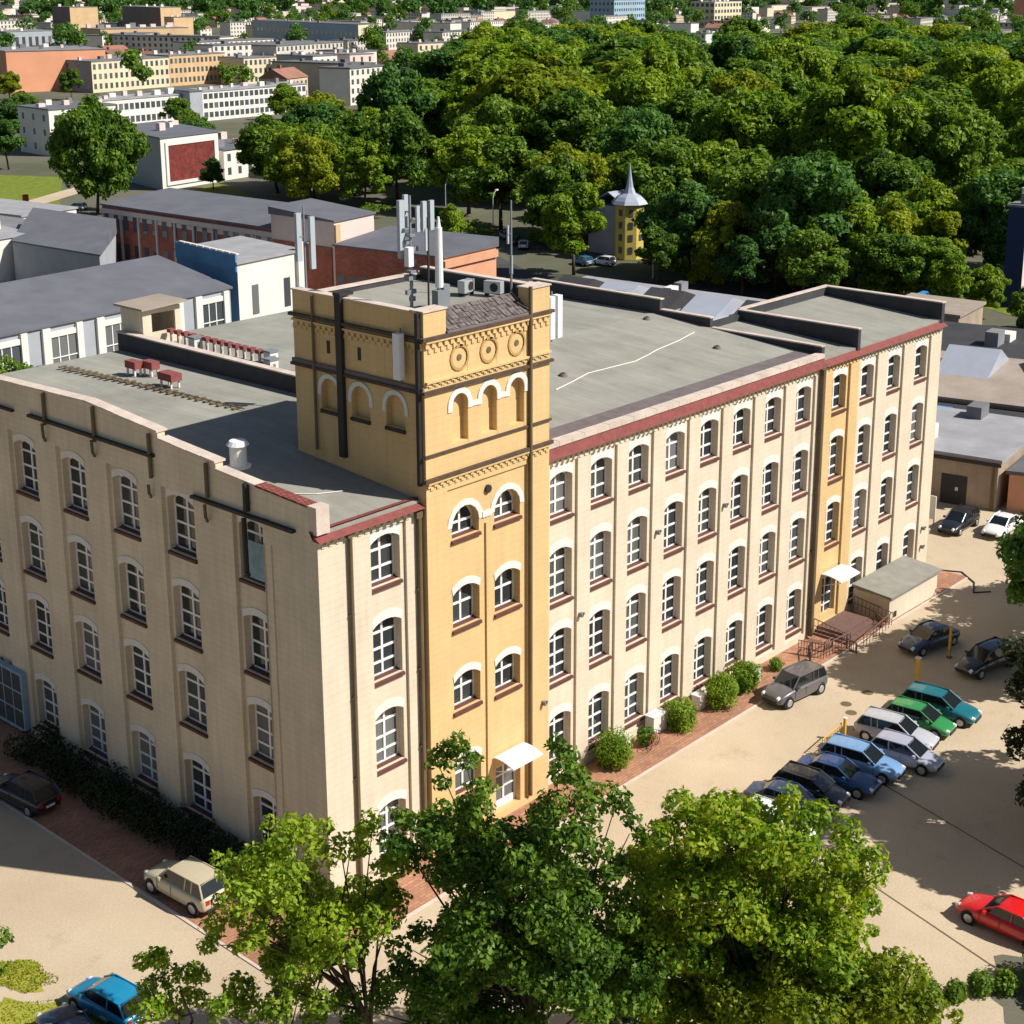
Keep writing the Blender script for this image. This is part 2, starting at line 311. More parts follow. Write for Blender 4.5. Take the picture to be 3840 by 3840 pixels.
_wc = {}
def window(root, X, a, z0, wd, hs, rise, rd, dep, trans=2, hood=.42, hoodw=.06, tower=False, hood_on=True):
    """window unit as a part of root: frame > glass, sill, lintel. (a, z0) = lower left of the opening; meshes are shared between equal windows"""
    key = (round(wd, 2), round(hs, 2), round(rise, 2), round(rd, 2), round(dep, 2), trans, round(hood, 2), hood_on)
    if key not in _wc:
        fr = MB(); t = .10; D = dep-.1
        def bar(x0, x1, q0, q1, f=0): fr.box(x0, D-f, q0, x1, D+.05, q1)
        bar(0, t, 0, hs); bar(wd-t, wd, 0, hs); bar(0, wd, 0, t+.03)
        pts = arc(0, wd, hs, rise) if rise > 0 else [(0, hs), (wd, hs)]
        cx = wd/2
        for (p, q) in zip(pts, pts[1:]):
            k = [(p[0], D, p[1]), (q[0], D, q[1]), (cx+(q[0]-cx)*.92, D, q[1]-t), (cx+(p[0]-cx)*.92, D, p[1]-t)]
            fr.poly(k); fr.poly([(k[3][0], D, k[3][2]), (k[2][0], D, k[2][2]), (k[2][0], D+.05, k[2][2]), (k[3][0], D+.05, k[3][2])])
        bar(cx-t*.6, cx+t*.6, 0, hs+rise-t, .015)
        H = hs+rise*.45
        for i in range(1, trans+1):
            z = H*i/(trans+1)+(.12 if i == trans else 0)
            bar(t, wd-t, z-t*.55, z+t*.55, .01)
        fo = fr.build('window', M['frame'])
        gl = MB(); gp = [(0, dep-.06, 0), (wd, dep-.06, 0)]+[(p[0], dep-.06, p[1]) for p in reversed(pts)]
        gl.poly(gp); go = gl.build('glass', M['glass'], fo)
        sb = MB(); e = .06
        sb.poly([(-e, rd-.12, -.06), (wd+e, rd-.12, -.06), (wd+e, dep-.11, .06), (-e, dep-.11, .06)])
        sb.poly([(-e, rd-.12, -.2), (wd+e, rd-.12, -.2), (wd+e, rd-.12, -.06), (-e, rd-.12, -.06)])
        sb.poly([(-e, rd-.12, -.2), (-e, rd+.01, -.2), (wd+e, rd+.01, -.2), (wd+e, rd-.12, -.2)])
        for x in (-e, wd+e): sb.poly([(x, rd-.12, -.2), (x, rd-.12, -.06), (x, dep-.11, .06), (x, rd+.01, -.2)])
        sb.build('sill', M['sill'], fo)
        if hood_on:
            hb = MB(); y0, y1 = rd-.035, rd+.02; w2 = wd/2
            out = []
            for p in pts:
                if rise >= w2*.9:
                    dx, dz = (p[0]-cx), (p[1]-hs); l = math.hypot(dx, dz); out.append((cx+dx*(1+hood/l), hs+dz*(1+hood/l)))
                else: out.append((cx+(p[0]-cx)*(1+hoodw*2/wd), p[1]+hood))
            for i in range(len(pts)-1):
                p, q, r_, s_ = pts[i], pts[i+1], out[i+1], out[i]
                hb.poly([(p[0], y0, p[1]), (q[0], y0, q[1]), (r_[0], y0, r_[1]), (s_[0], y0, s_[1])])
                hb.poly([(s_[0], y0, s_[1]), (r_[0], y0, r_[1]), (r_[0], y1, r_[1]), (s_[0], y1, s_[1])])
                hb.poly([(p[0], y1, p[1]), (q[0], y1, q[1]), (q[0], y0, q[1]), (p[0], y0, p[1])])
            for k in (0, -1):
                p, q = pts[k], out[k]; hb.poly([(p[0], y0, p[1]), (q[0], y0, q[1]), (q[0], y1, q[1]), (p[0], y1, p[1])])
            hb.build('lintel', M['white'], fo)
        _wc[key] = fo; o = fo
    else:
        o = _wc[key].copy(); COL.objects.link(o)
        for ch in _wc[key].children:
            c = ch.copy(); COL.objects.link(c); c.parent = o
    x, y, _ = X(a, 0, 0); rl = root.location
    o.parent = root; o.location = (x-rl.x, y-rl.y, z0-rl.z); o.rotation_euler = (0, 0, X.a)
    return o

# ------------------------------------------------------------ ground
def sheet(name, pts, z, m, kind='structure', tg=None):
    b = MB(); b.poly([(p[0], p[1], z) for p in pts]); o = b.build(name, m)
    if kind: o['kind'] = kind
    if tg: tag(o, *tg)
    return o
sheet('ground', [(-9000, -9000), (12000, -9000), (12000, 12000), (-9000, 12000)], -.06, M['earth'])
sheet('yard', [(-60, -60), (75, -60), (88, 0), (80, 12), (62, 26), (60, 60), (-30, 60), (-60, 20)], 0, M['lot'])
sheet('pavement', [(.0, -2.9), (57.8, -2.9), (57.8, .0), (.0, .0)], .02, M['pave'])
sheet('pavement', [(-4.9, -2.9), (0, -2.9), (0, 36), (-4.9, 36)], .02, M['pave'])
kb = MB(); kb.box(-5.05, -3.05, 0, 57.8, -2.9, .05); kb.box(-5.05, -2.9, 0, -4.9, 36, .05); kb.build('kerb', M['coping'])['kind'] = 'structure'
for (a, b_) in (((19.6, -13.2), (15.2, -28)), ((27.5, -12.0), (22.5, -29)), ((35.6, -16), (30.0, -34))):
    jn = MB(); d = Vector((b_[0]-a[0], b_[1]-a[1], 0)).normalized(); n = Vector((-d.y, d.x, 0))*.05
    jn.poly([(a[0]-n.x, a[1]-n.y, .006), (b_[0]-n.x, b_[1]-n.y, .006), (b_[0]+n.x, b_[1]+n.y, .006), (a[0]+n.x, a[1]+n.y, .006)])
    jn.build('paving_joint', M['olive'])['kind'] = 'structure'

def blotch(cx, cy, rx, ry, ang, z, m, name, n=26, j=.18, seed=1, kind='structure'):
    rr = random.Random(seed); pts = []
    for i in range(n):
        t = 2*math.pi*i/n; k = 1+rr.uniform(-j, j); x, y = rx*k*math.cos(t), ry*k*math.sin(t)
        pts.append((cx+x*math.cos(ang)-y*math.sin(ang), cy+x*math.sin(ang)+y*math.cos(ang)))
    return sheet(name, pts, z, m, kind)
def grass_patch(cx, cy, rx, ry, ang, seed, m, n=2600, h=.10, z=.012):
    rr = np.random.default_rng(seed); t = rr.uniform(0, 2*np.pi, n); k = np.sqrt(rr.uniform(0, 1, n))*(1+.12*np.sin(t*5))
    x, y = rx*k*np.cos(t), ry*k*np.sin(t); X = cx+x*math.cos(ang)-y*math.sin(ang); Y = cy+x*math.sin(ang)+y*math.cos(ang)
    a = rr.uniform(0, 2*np.pi, n); hh = h*rr.uniform(.5, 1.4, n); wd = .035
    V = np.zeros((n, 3, 3)); V[:, 0] = np.c_[X-wd*np.cos(a), Y-wd*np.sin(a), np.full(n, z)]; V[:, 1] = np.c_[X+wd*np.cos(a), Y+wd*np.sin(a), np.full(n, z)]
    V[:, 2] = np.c_[X+rr.uniform(-.06, .06, n), Y+rr.uniform(-.06, .06, n), z+hh]
    me = bpy.data.meshes.new('grass'); me.from_pydata(V.reshape(-1, 3).tolist(), [], np.arange(n*3).reshape(-1, 3).tolist()); me.materials.append(m)
    o = bpy.data.objects.new('grass', me); COL.objects.link(o); o['kind'] = 'stuff'; return o
for i, (cx, cy, rx, ry, an) in enumerate(((-12.9, 2.6, 3.0, 1.1, -1.1), (-12.2, 6.4, 1.7, .9, -1.2), (-9.6, -3.6, 1.6, .7, -1), (-13.6, -.6, 1.8, 1.2, 0))):
    blotch(cx, cy, rx, ry, an, .008, M['grassdry'], 'verge', seed=i+3, j=.25)
    grass_patch(cx, cy, rx*1.05, ry*1.1, an, i, M['leafC'] if i % 2 else M['leafA'], 1500, .07)
blotch(15.5, -26.5, 3.2, 1.6, .6, .008, M['earth'], 'flower_bed', seed=31)
# ------------------------------------------------------------ the factory
SILL = [14.56, 9.97, 5.49, .70]
FX = [15.37, 18.62, 21.80, 25.10, 28.37, 31.63, 34.96, 38.35, 42.59, 46.08, 49.60, 53.38]
root = thing('factory_building', (0, 0, 0), 'long four storey cream factory with an ochre corner tower and arched windows', 'building')
OPW = 1.82
XR = XF(0, 0, 0); XL = XF(0, 33, -math.pi/2); XE = XF(57, 0, math.pi/2)
def ops_r(): return [(SILL[0]+.22, SILL[0]+2.30, .30), (SILL[1]+.22, SILL[1]+2.82, .30), (SILL[2]+.22, SILL[2]+2.82, .30), (SILL[3]+.22, SILL[3]+2.82, .30)]
def front(x0, x1, cols, zt, names, m, m2=None, skip=()):
    mb = MB(); bays = []
    for c in cols: bays.append((c-.10, c+OPW+.28, .45, 17.72, .14, [(c, c+OPW, .63, ops_r())], 1))
    facade(mb, XR, x0, x1, -.05, zt, bays, 0)
    o = mb.build(names, [m, m2 or m], root)
    for c in cols:
        for i, (z0, zs, rs) in enumerate(ops_r()):
            if (c, i) in skip: continue
            window(root, XR, c, z0, OPW, zs-z0, rs, .14, .63, 2 if i == 0 else 3, .5 if i == 0 else .42)
    return o
front(0, 6.2, [3.15], 17.95, 'front_wall', M['cream'])
front(14.74, 41.2, FX[:8], 18.15, 'front_wall', M['cream'])
front(41.2, 45.75, FX[8:9], 18.1, 'ochre_front_wall', M['yellow'], skip=((FX[8], 3),))
front(45.75, 57, FX[9:], 18.1, 'front_wall', M['cream'])
# masonry heads: bodies behind the faces so nothing is paper thin
core = MB()
core.box(.8, .8, 0, 6.2, 32.6, 17.9); core.box(6.2, 9, 0, 12.4, 32.6, 17.9); core.box(14.9, .8, 0, 41.0, 23.3, 18.2); core.box(12.6, 9, 0, 27.8, 32.8, 18.2); core.box(41.3, .8, 0, 56.2, 9, 18.2)
core.build('inner_wall', M['shade'], root)
# back and end walls
bk = MB()
bk.box(0, 32.7, -.05, 27.9, 33.05, 18.9); bk.box(27.7, 23.4, -.05, 28.0, 32.7, 18.9); bk.box(28.0, 23.4, -.05, 41.1, 23.75, 18.9); bk.box(41.3, 9.1, -.05, 57.0, 9.4, 18.5); bk.box(56.6, .02, -.05, 57.0, 9.1, 18.6)
bk.build('rear_wall', M['shade'], root)
# left (side) facade
YT = [29.5, 24.97, 20.32, 15.75, 11.20, 5.75]
OLW = 2.08
mb = MB(); bays = []
for y in YT:
    s = 33-y
    bays.append((s-.12, s+OLW+.5, .5, 18.0 if y < 12 else 18.35, .2, [(s+.08, s+.08+OLW, .68, [(z+.22, z+2.87, .30) for z in SILL])], 1))
bays.append((29.3, 31.7, .8, 17.0, .07, [], 1))
facade(mb, XL, 0, 33, -.05, 18.2, bays, 0)
mb.build('side_wall', [M['shade'], M['shade']], root)
for y in YT:
    for i, z in enumerate(SILL):
        if y == 29.5 and i == 3: continue
        window(root, XL, 33-y+.08, z+.22, OLW, 2.65, .30, .2, .68, 3, .36)
# parapet of the side facade, stepped, with coping
prof = [(-.02, 6.9, 19.35, 19.72), (6.9, 11.3, 20.05, 20.32), (11.3, 17.2, 20.65, 21.08), (17.2, 33.05, 21.08, 20.55)]
pp = MB(); cp = MB()
for k, (y0, y1, z0, z1) in enumerate(prof):
    X0 = 0; T = .42
    v = [(X0, y0, 18.2), (T, y0, 18.2), (T, y1, 18.2), (X0, y1, 18.2), (X0, y0, z0), (T, y0, z0), (T, y1, z1), (X0, y1, z1)]
    b = len(pp.v); pp.v += v
    for q in ((0, 3, 2, 1), (4, 5, 6, 7), (0, 1, 5, 4), (2, 3, 7, 6), (0, 4, 7, 3), (1, 2, 6, 5)): pp.f.append(tuple(b+i for i in q)); pp.m.append(0)
    mi = 0 if k else 1
    if k == 0:
        cp.slab([(-.1, -.1, z0+.1), (.52, -.1, z0+.1), (.52, 4.0, z0+.30), (-.1, 4.0, z0+.30)], .09, 1)
        cp.slab([(-.1, 4.0, z0+.31), (.52, 4.0, z0+.31), (.52, y1-.05, z1+.1), (-.1, y1-.05, z1+.1)], .09, 0)
    else:
        n = int((y1-y0)/1.1)
        for i in range(n):
            a, b2 = y0+(y1-y0)*i/n, y0+(y1-y0)*(i+1)/n; za, zb_ = z0+(z1-z0)*i/n, z0+(z1-z0)*(i+1)/n; j = .015*(i % 3)
            cp.slab([(-.1-j, a-.06, za+.1), (.54, a-.06, za+.1), (.54, b2-.09, zb_+.1), (-.1-j, b2-.09, zb_+.1)], .1, 0)
pp.build('side_parapet', M['shade'], root); cp.build('coping', [M['coping'], M['redtile']], root)
pr_ = MB(); pr_.box(-.12, -.14, 18.25, .62, .42, 19.5); pr_.build('corner_pier', M['coping'], root)
ld = MB(); ld.box(-.24, 1.4, 18.02, .0, 8.7, 18.16); ld.box(-.24, 11.6, 19.36, .0, 22.6, 19.5); ld.box(-.2, 24.2, 19.3, 0, 33, 19.42); ld.build('ledge', M['dark'], root)  # ledge blackened in the colour for the shadow on its underside
for y, zt, zb in ((21.0, 20.9, 18.3), (16.5, 21.0, 18.4), (11.85, 20.5, 17.3), (7.46, 19.95, 17.1), (4.6, 19.6, 15.2), (26.0, 20.7, 17.5)):
    d = MB(); r_ = .10 if y != 4.6 else .15; d.tube((-.14, y, zt), (-.14, y, 18.3 if y < 12 else 19.2), r_, r_, 8); d.path([(-.32, y, 18.0 if y < 12 else 19.3), (-.30, y, zb+.3), (-.1, y+.15, zb)], r_*.8, 8)
    d.build('downspout', M['olive'] if y != 4.6 else M['dark'], root)
# roofs
rf = MB()
rf.slab([(.4, .0, 18.25), (12.6, .0, 18.25), (12.6, 13, 19.3), (.4, 13, 19.3)], .3); rf.slab([(.4, 13, 19.3), (12.6, 13, 19.3), (12.6, 32.8, 19.15), (.4, 32.8, 19.15)], .3)
rf.build('roof', M['felt'], root)
rf = MB()
rf.slab([(14.7, .5, 18.78), (41.1, .5, 18.78), (41.1, 13, 19.75), (14.7, 13, 19.75)], .3); rf.slab([(12.8, 13, 19.75), (41.1, 13, 19.75), (41.1, 23.5, 19.7), (12.8, 23.5, 19.7)], .3)
rf.slab([(12.8, 23.5, 19.7), (28, 23.5, 19.7), (28, 32.9, 19.5), (12.8, 32.9, 19.5)], .3); rf.slab([(12.8, 8.6, 19.42), (14.7, 8.6, 19.42), (14.7, 13, 19.75), (12.8, 13, 19.75)], .3)
rf.build('roof', M['felt'], root)
rf = MB()
rf.slab([(41.5, .1, 18.55), (45.35, .1, 18.55), (45.35, 8.9, 19.1), (41.5, 8.9, 19.1)], .3); rf.slab([(45.65, .1, 18.55), (56.7, .1, 18.55), (56.7, 9.1, 19.15), (45.65, 9.1, 19.15)], .3)
rf.build('roof', M['felt'], root)
fs = MB(); fs.slab([(14.74, .36, 18.86), (41.0, .36, 18.86), (41.0, 1.75, 18.9), (14.74, 1.75, 18.9)], .06)
fs.build('roof_edge_flashing', M['slate'], root)
# front parapet of the long wing: corbels, red tile skirt, pale coping
def skirt(x0, x1, zlo, zhi, dlo, dhi, name='tile_skirt'):
    b = MB(); b.poly([(x0, -dlo, zlo), (x1, -dlo, zlo), (x1, -dhi, zhi), (x0, -dhi, zhi)]); b.poly([(x0, -dlo, zlo), (x0, .1, zlo), (x1, .1, zlo), (x1, -dlo, zlo)])
    b.poly([(x0, -dlo, zlo), (x0, -dhi, zhi), (x0, .1, zhi), (x0, .1, zlo)]); b.poly([(x1, -dlo, zlo), (x1, .1, zlo), (x1, .1, zhi), (x1, -dhi, zhi)])
    b.poly([(x0, -dhi, zhi), (x1, -dhi, zhi), (x1, .1, zhi), (x0, .1, zhi)]); return b.build(name, M['skirt'], root)
M['skirt'] = mat('tile_red', (.23, .062, .055), rough=.7, var=.3, scale=3, fine=.15, bscale=9)
skirt(14.74, 41.0, 18.12, 18.7, .34, .12)
cpb = MB(); n = 26
for i in range(n):
    a = 14.74+26.3*i/n; cpb.box(a, -.2, 18.70, a+26.3/n-.02, .36, 18.96+.008*(i % 2))
cpb.build('coping', M['coping'], root)
skirt(-.15, 6.15, 17.95, 18.36, .36, -.35); skirt(41.2, 57.1, 18.12, 18.55, .36, -.3)
def dentils(x0, x1, z, y=0.0, step=.42, h=.16, name='corbel_row', m=None, side=None):
    b = MB(); n = int((x1-x0)/step)
    for r in range(2):
        for i in range(n):
            a = x0+(i+.5*r)*step
            if a+step*.5 > x1: continue
            if side is None: b.box(a, y-.09+.04*r, z-h*(r+1), a+step*.5, y, z-h*r)
            else: b.box(side-.09+.04*r, a, z-h*(r+1), side, a+step*.5, z-h*r)
    if side is None: b.box(x0, y-.14, z, x1, y, z+.1)
    else: b.box(side-.14, x0, z, side, x1, z+.1)
    return b.build(name, m or M['cream'], root)
dentils(0, 6.15, 17.87); dentils(14.8, 40.8, 18.0); dentils(41.3, 45.6, 18.0, m=M['yellow']); dentils(45.8, 57, 18.0)
# fire walls standing above the roofs
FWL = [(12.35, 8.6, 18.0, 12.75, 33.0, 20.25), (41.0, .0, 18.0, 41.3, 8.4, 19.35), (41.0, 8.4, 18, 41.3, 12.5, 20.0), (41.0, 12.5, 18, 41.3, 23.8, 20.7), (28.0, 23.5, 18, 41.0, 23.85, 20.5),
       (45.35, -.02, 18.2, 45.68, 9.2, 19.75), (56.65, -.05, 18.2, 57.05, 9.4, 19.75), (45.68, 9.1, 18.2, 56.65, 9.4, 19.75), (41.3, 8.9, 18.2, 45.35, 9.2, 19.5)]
FCP = [(12.28, 8.6, 20.25, 12.82, 33.05, 20.33), (40.95, 8.35, 20.0, 41.35, 12.45, 20.08), (40.95, 12.4, 20.7, 41.35, 23.9, 20.78), (28.0, 23.45, 20.5, 40.93, 23.9, 20.58),
       (45.3, -.06, 19.75, 45.73, 9.2, 19.83), (56.6, -.1, 19.75, 57.1, 9.45, 19.83), (45.75, 9.05, 19.75, 56.58, 9.45, 19.83), (40.95, 0, 19.35, 41.35, 8.3, 19.43)]
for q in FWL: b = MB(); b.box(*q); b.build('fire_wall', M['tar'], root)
for q in FCP: b = MB(); b.box(*q); b.build('coping', M['coping'], root)
# downpipes on the front
def pipe(x, z0, z1, r=.09, y=-.14, m='olive'):
    b = MB(); b.tube((x, y, z0), (x, y, z1), r, r, 8); b.box(x-r*1.8, y-.1, z1, x+r*1.8, y+.12, z1+.3)
    for z in range(2, int(z1), 4): b.box(x-r*1.3, y-.02, z, x+r*1.3, 0, z+.08)
    b.build('downspout', M[m], root)
pipe(1.75, .2, 17.7, .1); pipe(5.95, .2, 17.5, .12, -.14); pipe(40.95, .2, 18.0, .16, -.2); pipe(41.35, .2, 17.9, .07, -.1)
# wall fittings: small floodlights
for x, z in ((17.6, 8.9), (24.2, 11.7), (30.7, 11.6), (55.9, 3.4), (55.9, 2.0), (14.2, 5.2), (2.1, 3.2)):
    b = MB(); b.box(x, -.25, z, x+.16, 0, z+.22) if x != 14.2 else b.box(x, -.65, z, x+.16, -.4, z+.22); b.tube((x+.08, -.05 if x != 14.2 else -.45, z+.18), (x+.16, -.3 if x != 14.2 else -.7, z+.22), .04, .07, 8); b.build('wall_lamp', M['greymetal'], root)

# ---- tower
TX0, TX1, TY0, TY1 = 6.2, 14.74, -.4, 8.5
XT = XF(TX0, TY0, 0); XS = XF(TX0, TY1, -math.pi/2); XTR = XF(TX1, TY0, math.pi/2)
tw = MB()
tc1 = [(6.87+.22, 6.87+1.75, .35), (11.15+.22, 11.15+1.95, .35), (15.68+.22, 16.5, .92), (2.5, 4.1, .35)]
tc2 = [(6.72+.22, 6.72+1.75, .35), (11.06+.22, 11.06+1.95, .35), (15.72+.22, 16.55, .92)]
A1, A2 = 1.7, 4.62; TW = 1.85
facade(tw, XT, 0, 8.54, -.05, 20.4, [(1.35, 6.95, .35, 18.45, .1, [(A1, A1+TW, .62, tc1), (A2, A2+TW, .62, tc2+[(-0.0+.36, 2.9, 0)])], 0)], 0)
facade(tw, XT, 0, 8.54, 20.4, 27.0-.001, [(1.75+i*1.98, 1.75+i*1.98+1.05, 20.6, 23.2, .02, [(1.75+i*1.98, 1.75+i*1.98+1.05, .38, [(20.62, 22.35, .52)])], 0) for i in range(3)], 0) if False else None
def arcade(X, L, z0, z1, cs, wd, dep=.34):
    """blind arched niches in the wall of frame X, closed at the back"""
    facade(tw, X, 0, L, z0, z1, [(c-wd/2-.02, c+wd/2+.02, z0+.02, z1-.02, .012, [(c-wd/2, c+wd/2, dep, [(zs0, zs1, wd/2)])], 0) for c, zs0, zs1 in cs], 0)
    for c, zs0, zs1 in cs:
        pts = arc(c-wd/2, c+wd/2, zs1, wd/2); tw.poly([X(c-wd/2, dep, zs0), X(c+wd/2, dep, zs0)]+[X(p[0], dep, p[1]) for p in reversed(pts)], 0)
arcade(XT, 8.54, 20.4, 25.85, [(2.25, 20.62, 22.42), (4.22, 20.62, 22.42), (6.15, 20.62, 22.42)], 1.05)
arcade(XS, 8.9, 18.3, 25.85, [(2.5, 21.4, 22.35), (4.65, 21.4, 22.35), (7.0, 21.4, 22.35)], 1.25)
tw.poly([XS(0, 0, 16), XS(8.9, 0, 16), XS(8.9, 0, 18.3), XS(0, 0, 18.3)]); tw.poly([(TX0, TY0, -.05), (TX0, 0.05, -.05), (TX0, .05, 16), (TX0, TY0, 16)])
tw.poly([(TX1, TY0, -.05), (TX1, TY1, -.05), (TX1, TY1, 25.85), (TX1, TY0, 25.85)]); tw.poly([(TX0, TY1, 17), (TX0, TY1, 25.85), (TX1, TY1, 25.85), (TX1, TY1, 17)])
tw.build('tower_wall', [M['yellow']], root)
for (A, tc) in ((A1, tc1), (A2, tc2)):
    for (z0, zs, rs) in tc: window(root, XT, A, z0, TW, zs-z0, rs, .1, .62, 1, .3 if rs > .5 else .36)
# white band joining the two round hoods
b = MB(); b.box(TX0+A1+TW+.25, TY0+.06, 16.5, TX0+A2-.25, TY0+.1, 16.75); b.box(TX0+A1+TW+.4, TY0+.0, .4, TX0+A2-.4, TY0+.1, 16.2); b.build('pilaster', M['yellow'], root)
b = MB(); b.box(TX0+A1+TW+.22, TY0+.03, 16.48, TX0+A2-.22, TY0+.1, 16.78); b.build('lintel', M['white'], root)
def hood(X, c, zs, r0, r1, nm='blind_arch_hood', d0=-.05):
    b = MB(); n = 10
    for i in range(n):
        t0, t1 = math.pi*i/n, math.pi*(i+1)/n
        q = [(c-r0*math.cos(t0), zs+r0*math.sin(t0)), (c-r0*math.cos(t1), zs+r0*math.sin(t1)), (c-r1*math.cos(t1), zs+r1*math.sin(t1)), (c-r1*math.cos(t0), zs+r1*math.sin(t0))]
        b.poly([X(p[0], d0, p[1]) for p in q]); b.poly([X(q[3][0], d0, q[3][1]), X(q[2][0], d0, q[2][1]), X(q[2][0], .02, q[2][1]), X(q[3][0], .02, q[3][1])]); b.poly([X(q[1][0], d0, q[1][1]), X(q[0][0], d0, q[0][1]), X(q[0][0], .02, q[0][1]), X(q[1][0], .02, q[1][1])])
    for sgn in (-1, 1):
        a, e = sorted((c+sgn*r0, c+sgn*r1)); b.box(a, d0+.003, zs-.28, e, .02, zs-.002, X=X)
    return b.build(nm, M['white'], root)
for c in (2.25, 4.22, 6.15): hood(XT, c, 22.42, .52, .80)
for c in (2.5, 4.65, 7.0): hood(XS, c, 22.35, .62, .84)
b = MB()
for c in (3.235, 5.185): b.box(c-.2, -.045, 22.16, c+.2, .02, 22.42, X=XT)
b.build('blind_arch_hood', M['white'], root)
# string courses and cornices round the tower
def course(z0, z1, pr, m, name='string_course', faces='fs'):
    b = MB()
    if 'f' in faces: b.box(TX0-pr, TY0-pr, z0, TX1+pr, TY0, z1)
    if 's' in faces: b.box(TX0-pr, TY0, z0, TX0, TY1+pr, z1)
    if 'r' in faces: b.box(TX1, TY0, z0, TX1+pr, TY1+pr, z1)
    return b.build(name, m, root)
M['darkcourse'] = mat('weathered_course', (.10, .065, .045), var=.4, scale=2)
course(19.12, 19.3, .16, M['darkcourse'], faces='f'); course(20.3, 20.42, .09, M['darkcourse'], faces='f')
course(23.28, 23.42, .16, M['darkcourse'], faces='fs'); course(25.72, 25.87, .18, M['darkcourse'], faces='fs'); course(23.42, 23.62, .1, M['slate'], faces='s')
dentils(TX0+.05, TX1, 19.02, TY0, .4, .15, 'corbel_row', M['yellow']); dentils(TX0+.05, TX1, 23.75, TY0, .4, .1, 'corbel_row', M['yellow']); dentils(TX0+.05, TX1, 25.6, TY0, .4, .24, 'corbel_row', M['yellow'])
dentils(TY0+.1, TY1, 25.5, 0, .4, .2, 'corbel_row', M['yellow'], side=TX0)
M['ring'] = mat('ring_render', (.46, .29, .11))
for c in (2.25, 4.22, 6.15):
    for k, (r0, r1, d) in enumerate(((.50, .62, -.05), (0, .15, -.02))):
        b = MB(); n = 16
        for i in range(n):
            t0, t1 = 2*math.pi*i/n, 2*math.pi*(i+1)/n
            pts = [(c+r*math.cos(t), 24.62+r*math.sin(t)) for r, t in ((r0, t0), (r1, t0), (r1, t1), (r0, t1))]
            b.poly([XT(p[0], d, p[1]) for p in pts]); b.poly([XT(pts[1][0], d, pts[1][1]), XT(pts[1][0], .01, pts[1][1]), XT(pts[2][0], .01, pts[2][1]), XT(pts[2][0], d, pts[2][1])])
        b.build('round_ornament', M['ring'] if k == 0 else M['olive'], root)
for c in (2.5, 4.65, 7.0):
    b = MB(); b.box(c-.1, -.02, 24.2, c+.1, .02, 24.8, X=XS); b.build('vent_slot', M['dark'], root)
    b = MB(); b.box(c-.66, -.1, 21.22, c+.66, .3, 21.38, X=XS); b.build('niche_sill', M['dark'], root)
b = MB(); b.tube((10.35, TY0-.02, 17.85), (10.35, TY0+.2, 17.85), .2, .2, 14); b.build('round_vent', M['dark'], root)
# top: piers, parapets, sloping tiled front edge, roof
tp = MB(); tp.box(TX0, TY0, 25.87, 7.62, TY0+.75, 27.0); tp.build('corner_pier', M['yellow'], root); tp = MB()
tp.box(13.32, TY0, 25.87, TX1, TY0+.75, 27.05); tp.build('corner_pier', M['yellow'], root); tp = MB(); tp.box(TX0, TY0+.75, 25.87, TX0+.4, TY1, 26.95)
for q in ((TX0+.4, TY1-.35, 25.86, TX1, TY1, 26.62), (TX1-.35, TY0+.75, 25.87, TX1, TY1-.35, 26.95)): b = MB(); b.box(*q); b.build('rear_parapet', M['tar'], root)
tp.build('tower_parapet', M['yellow'], root)
tcp = MB(); tcp.box(TX0-.06, TY0-.06, 27.0, 7.68, TY0+.8, 27.07); tcp.box(13.26, TY0-.06, 27.05, TX1+.06, TY0+.8, 27.12); tcp.box(TX0-.06, TY0+.82, 26.95, TX0+.46, TY1+.05, 27.02); tcp.box(TX0+.48, TY1-.4, 26.62, TX1+.06, TY1+.05, 26.70); tcp.box(TX1-.4, TY0+.82, 26.95, TX1+.05, TY1-.42, 27.02)
tcp.build('coping', M['coping'], root)
b = MB(); b.slab([(7.62, TY0-.12, 25.95), (13.32, TY0-.12, 25.95), (13.32, TY0+1.15, 26.75), (7.62, TY0+1.15, 26.75)], .12); b.build('tile_skirt', M['oldtile'] if 'oldtile' in M else M['slate'], root)
b = MB()
for i in range(22):
    for j in range(5):
        x = 7.68+i*.257; y = TY0-.1+j*.24; z = 25.98+(y-TY0+.12)*.63; h = random.Random(i*7+j).uniform(-.02, .03)
        b.slab([(x, y, z+.03+h), (x+.22, y, z+.03+h), (x+.22, y+.22, z+.15+h), (x, y+.22, z+.15+h)], .03)
M['mixtile'] = mat('weathered_tile', (.20, .175, .165), var=.7, scale=4, col2=(.045, .028, .03), fine=.4)
b.build('tile_course', M['mixtile'], root)
b = MB(); b.slab([(TX0+.38, TY0+.7, 26.3), (TX1-.33, TY0+.7, 26.3), (TX1-.33, TY1-.33, 26.35), (TX0+.38, TY1-.33, 26.35)], .3); b.build('tower_roof', M['felt'], root)
b = MB(); b.box(TX0-.22, 4.85, 19.3, TX0-.01, 5.25, 27.1); b.box(TX0-.26, 4.8, 27.1, TX0+.6, 5.3, 27.25); b.build('cable_duct', M['dark'], root)
b = MB(); b.tube((TX0-.12, 6.95, 19.3), (TX0-.12, 6.95, 26.9), .07, .07, 8); b.build('downspout', M['olive'], root)
b = MB(); b.tube((TX0-.14, -.15, 19), (TX0-.14, -.15, 27.0), .13, .13, 8); b.build('downspout', M['dark'], root)
b = MB(); b.tube((13.22, TY0-.12, .5), (13.22, TY0-.12, 27.2), .1, .1, 8)
b.build('downspout', M['olive'], root)
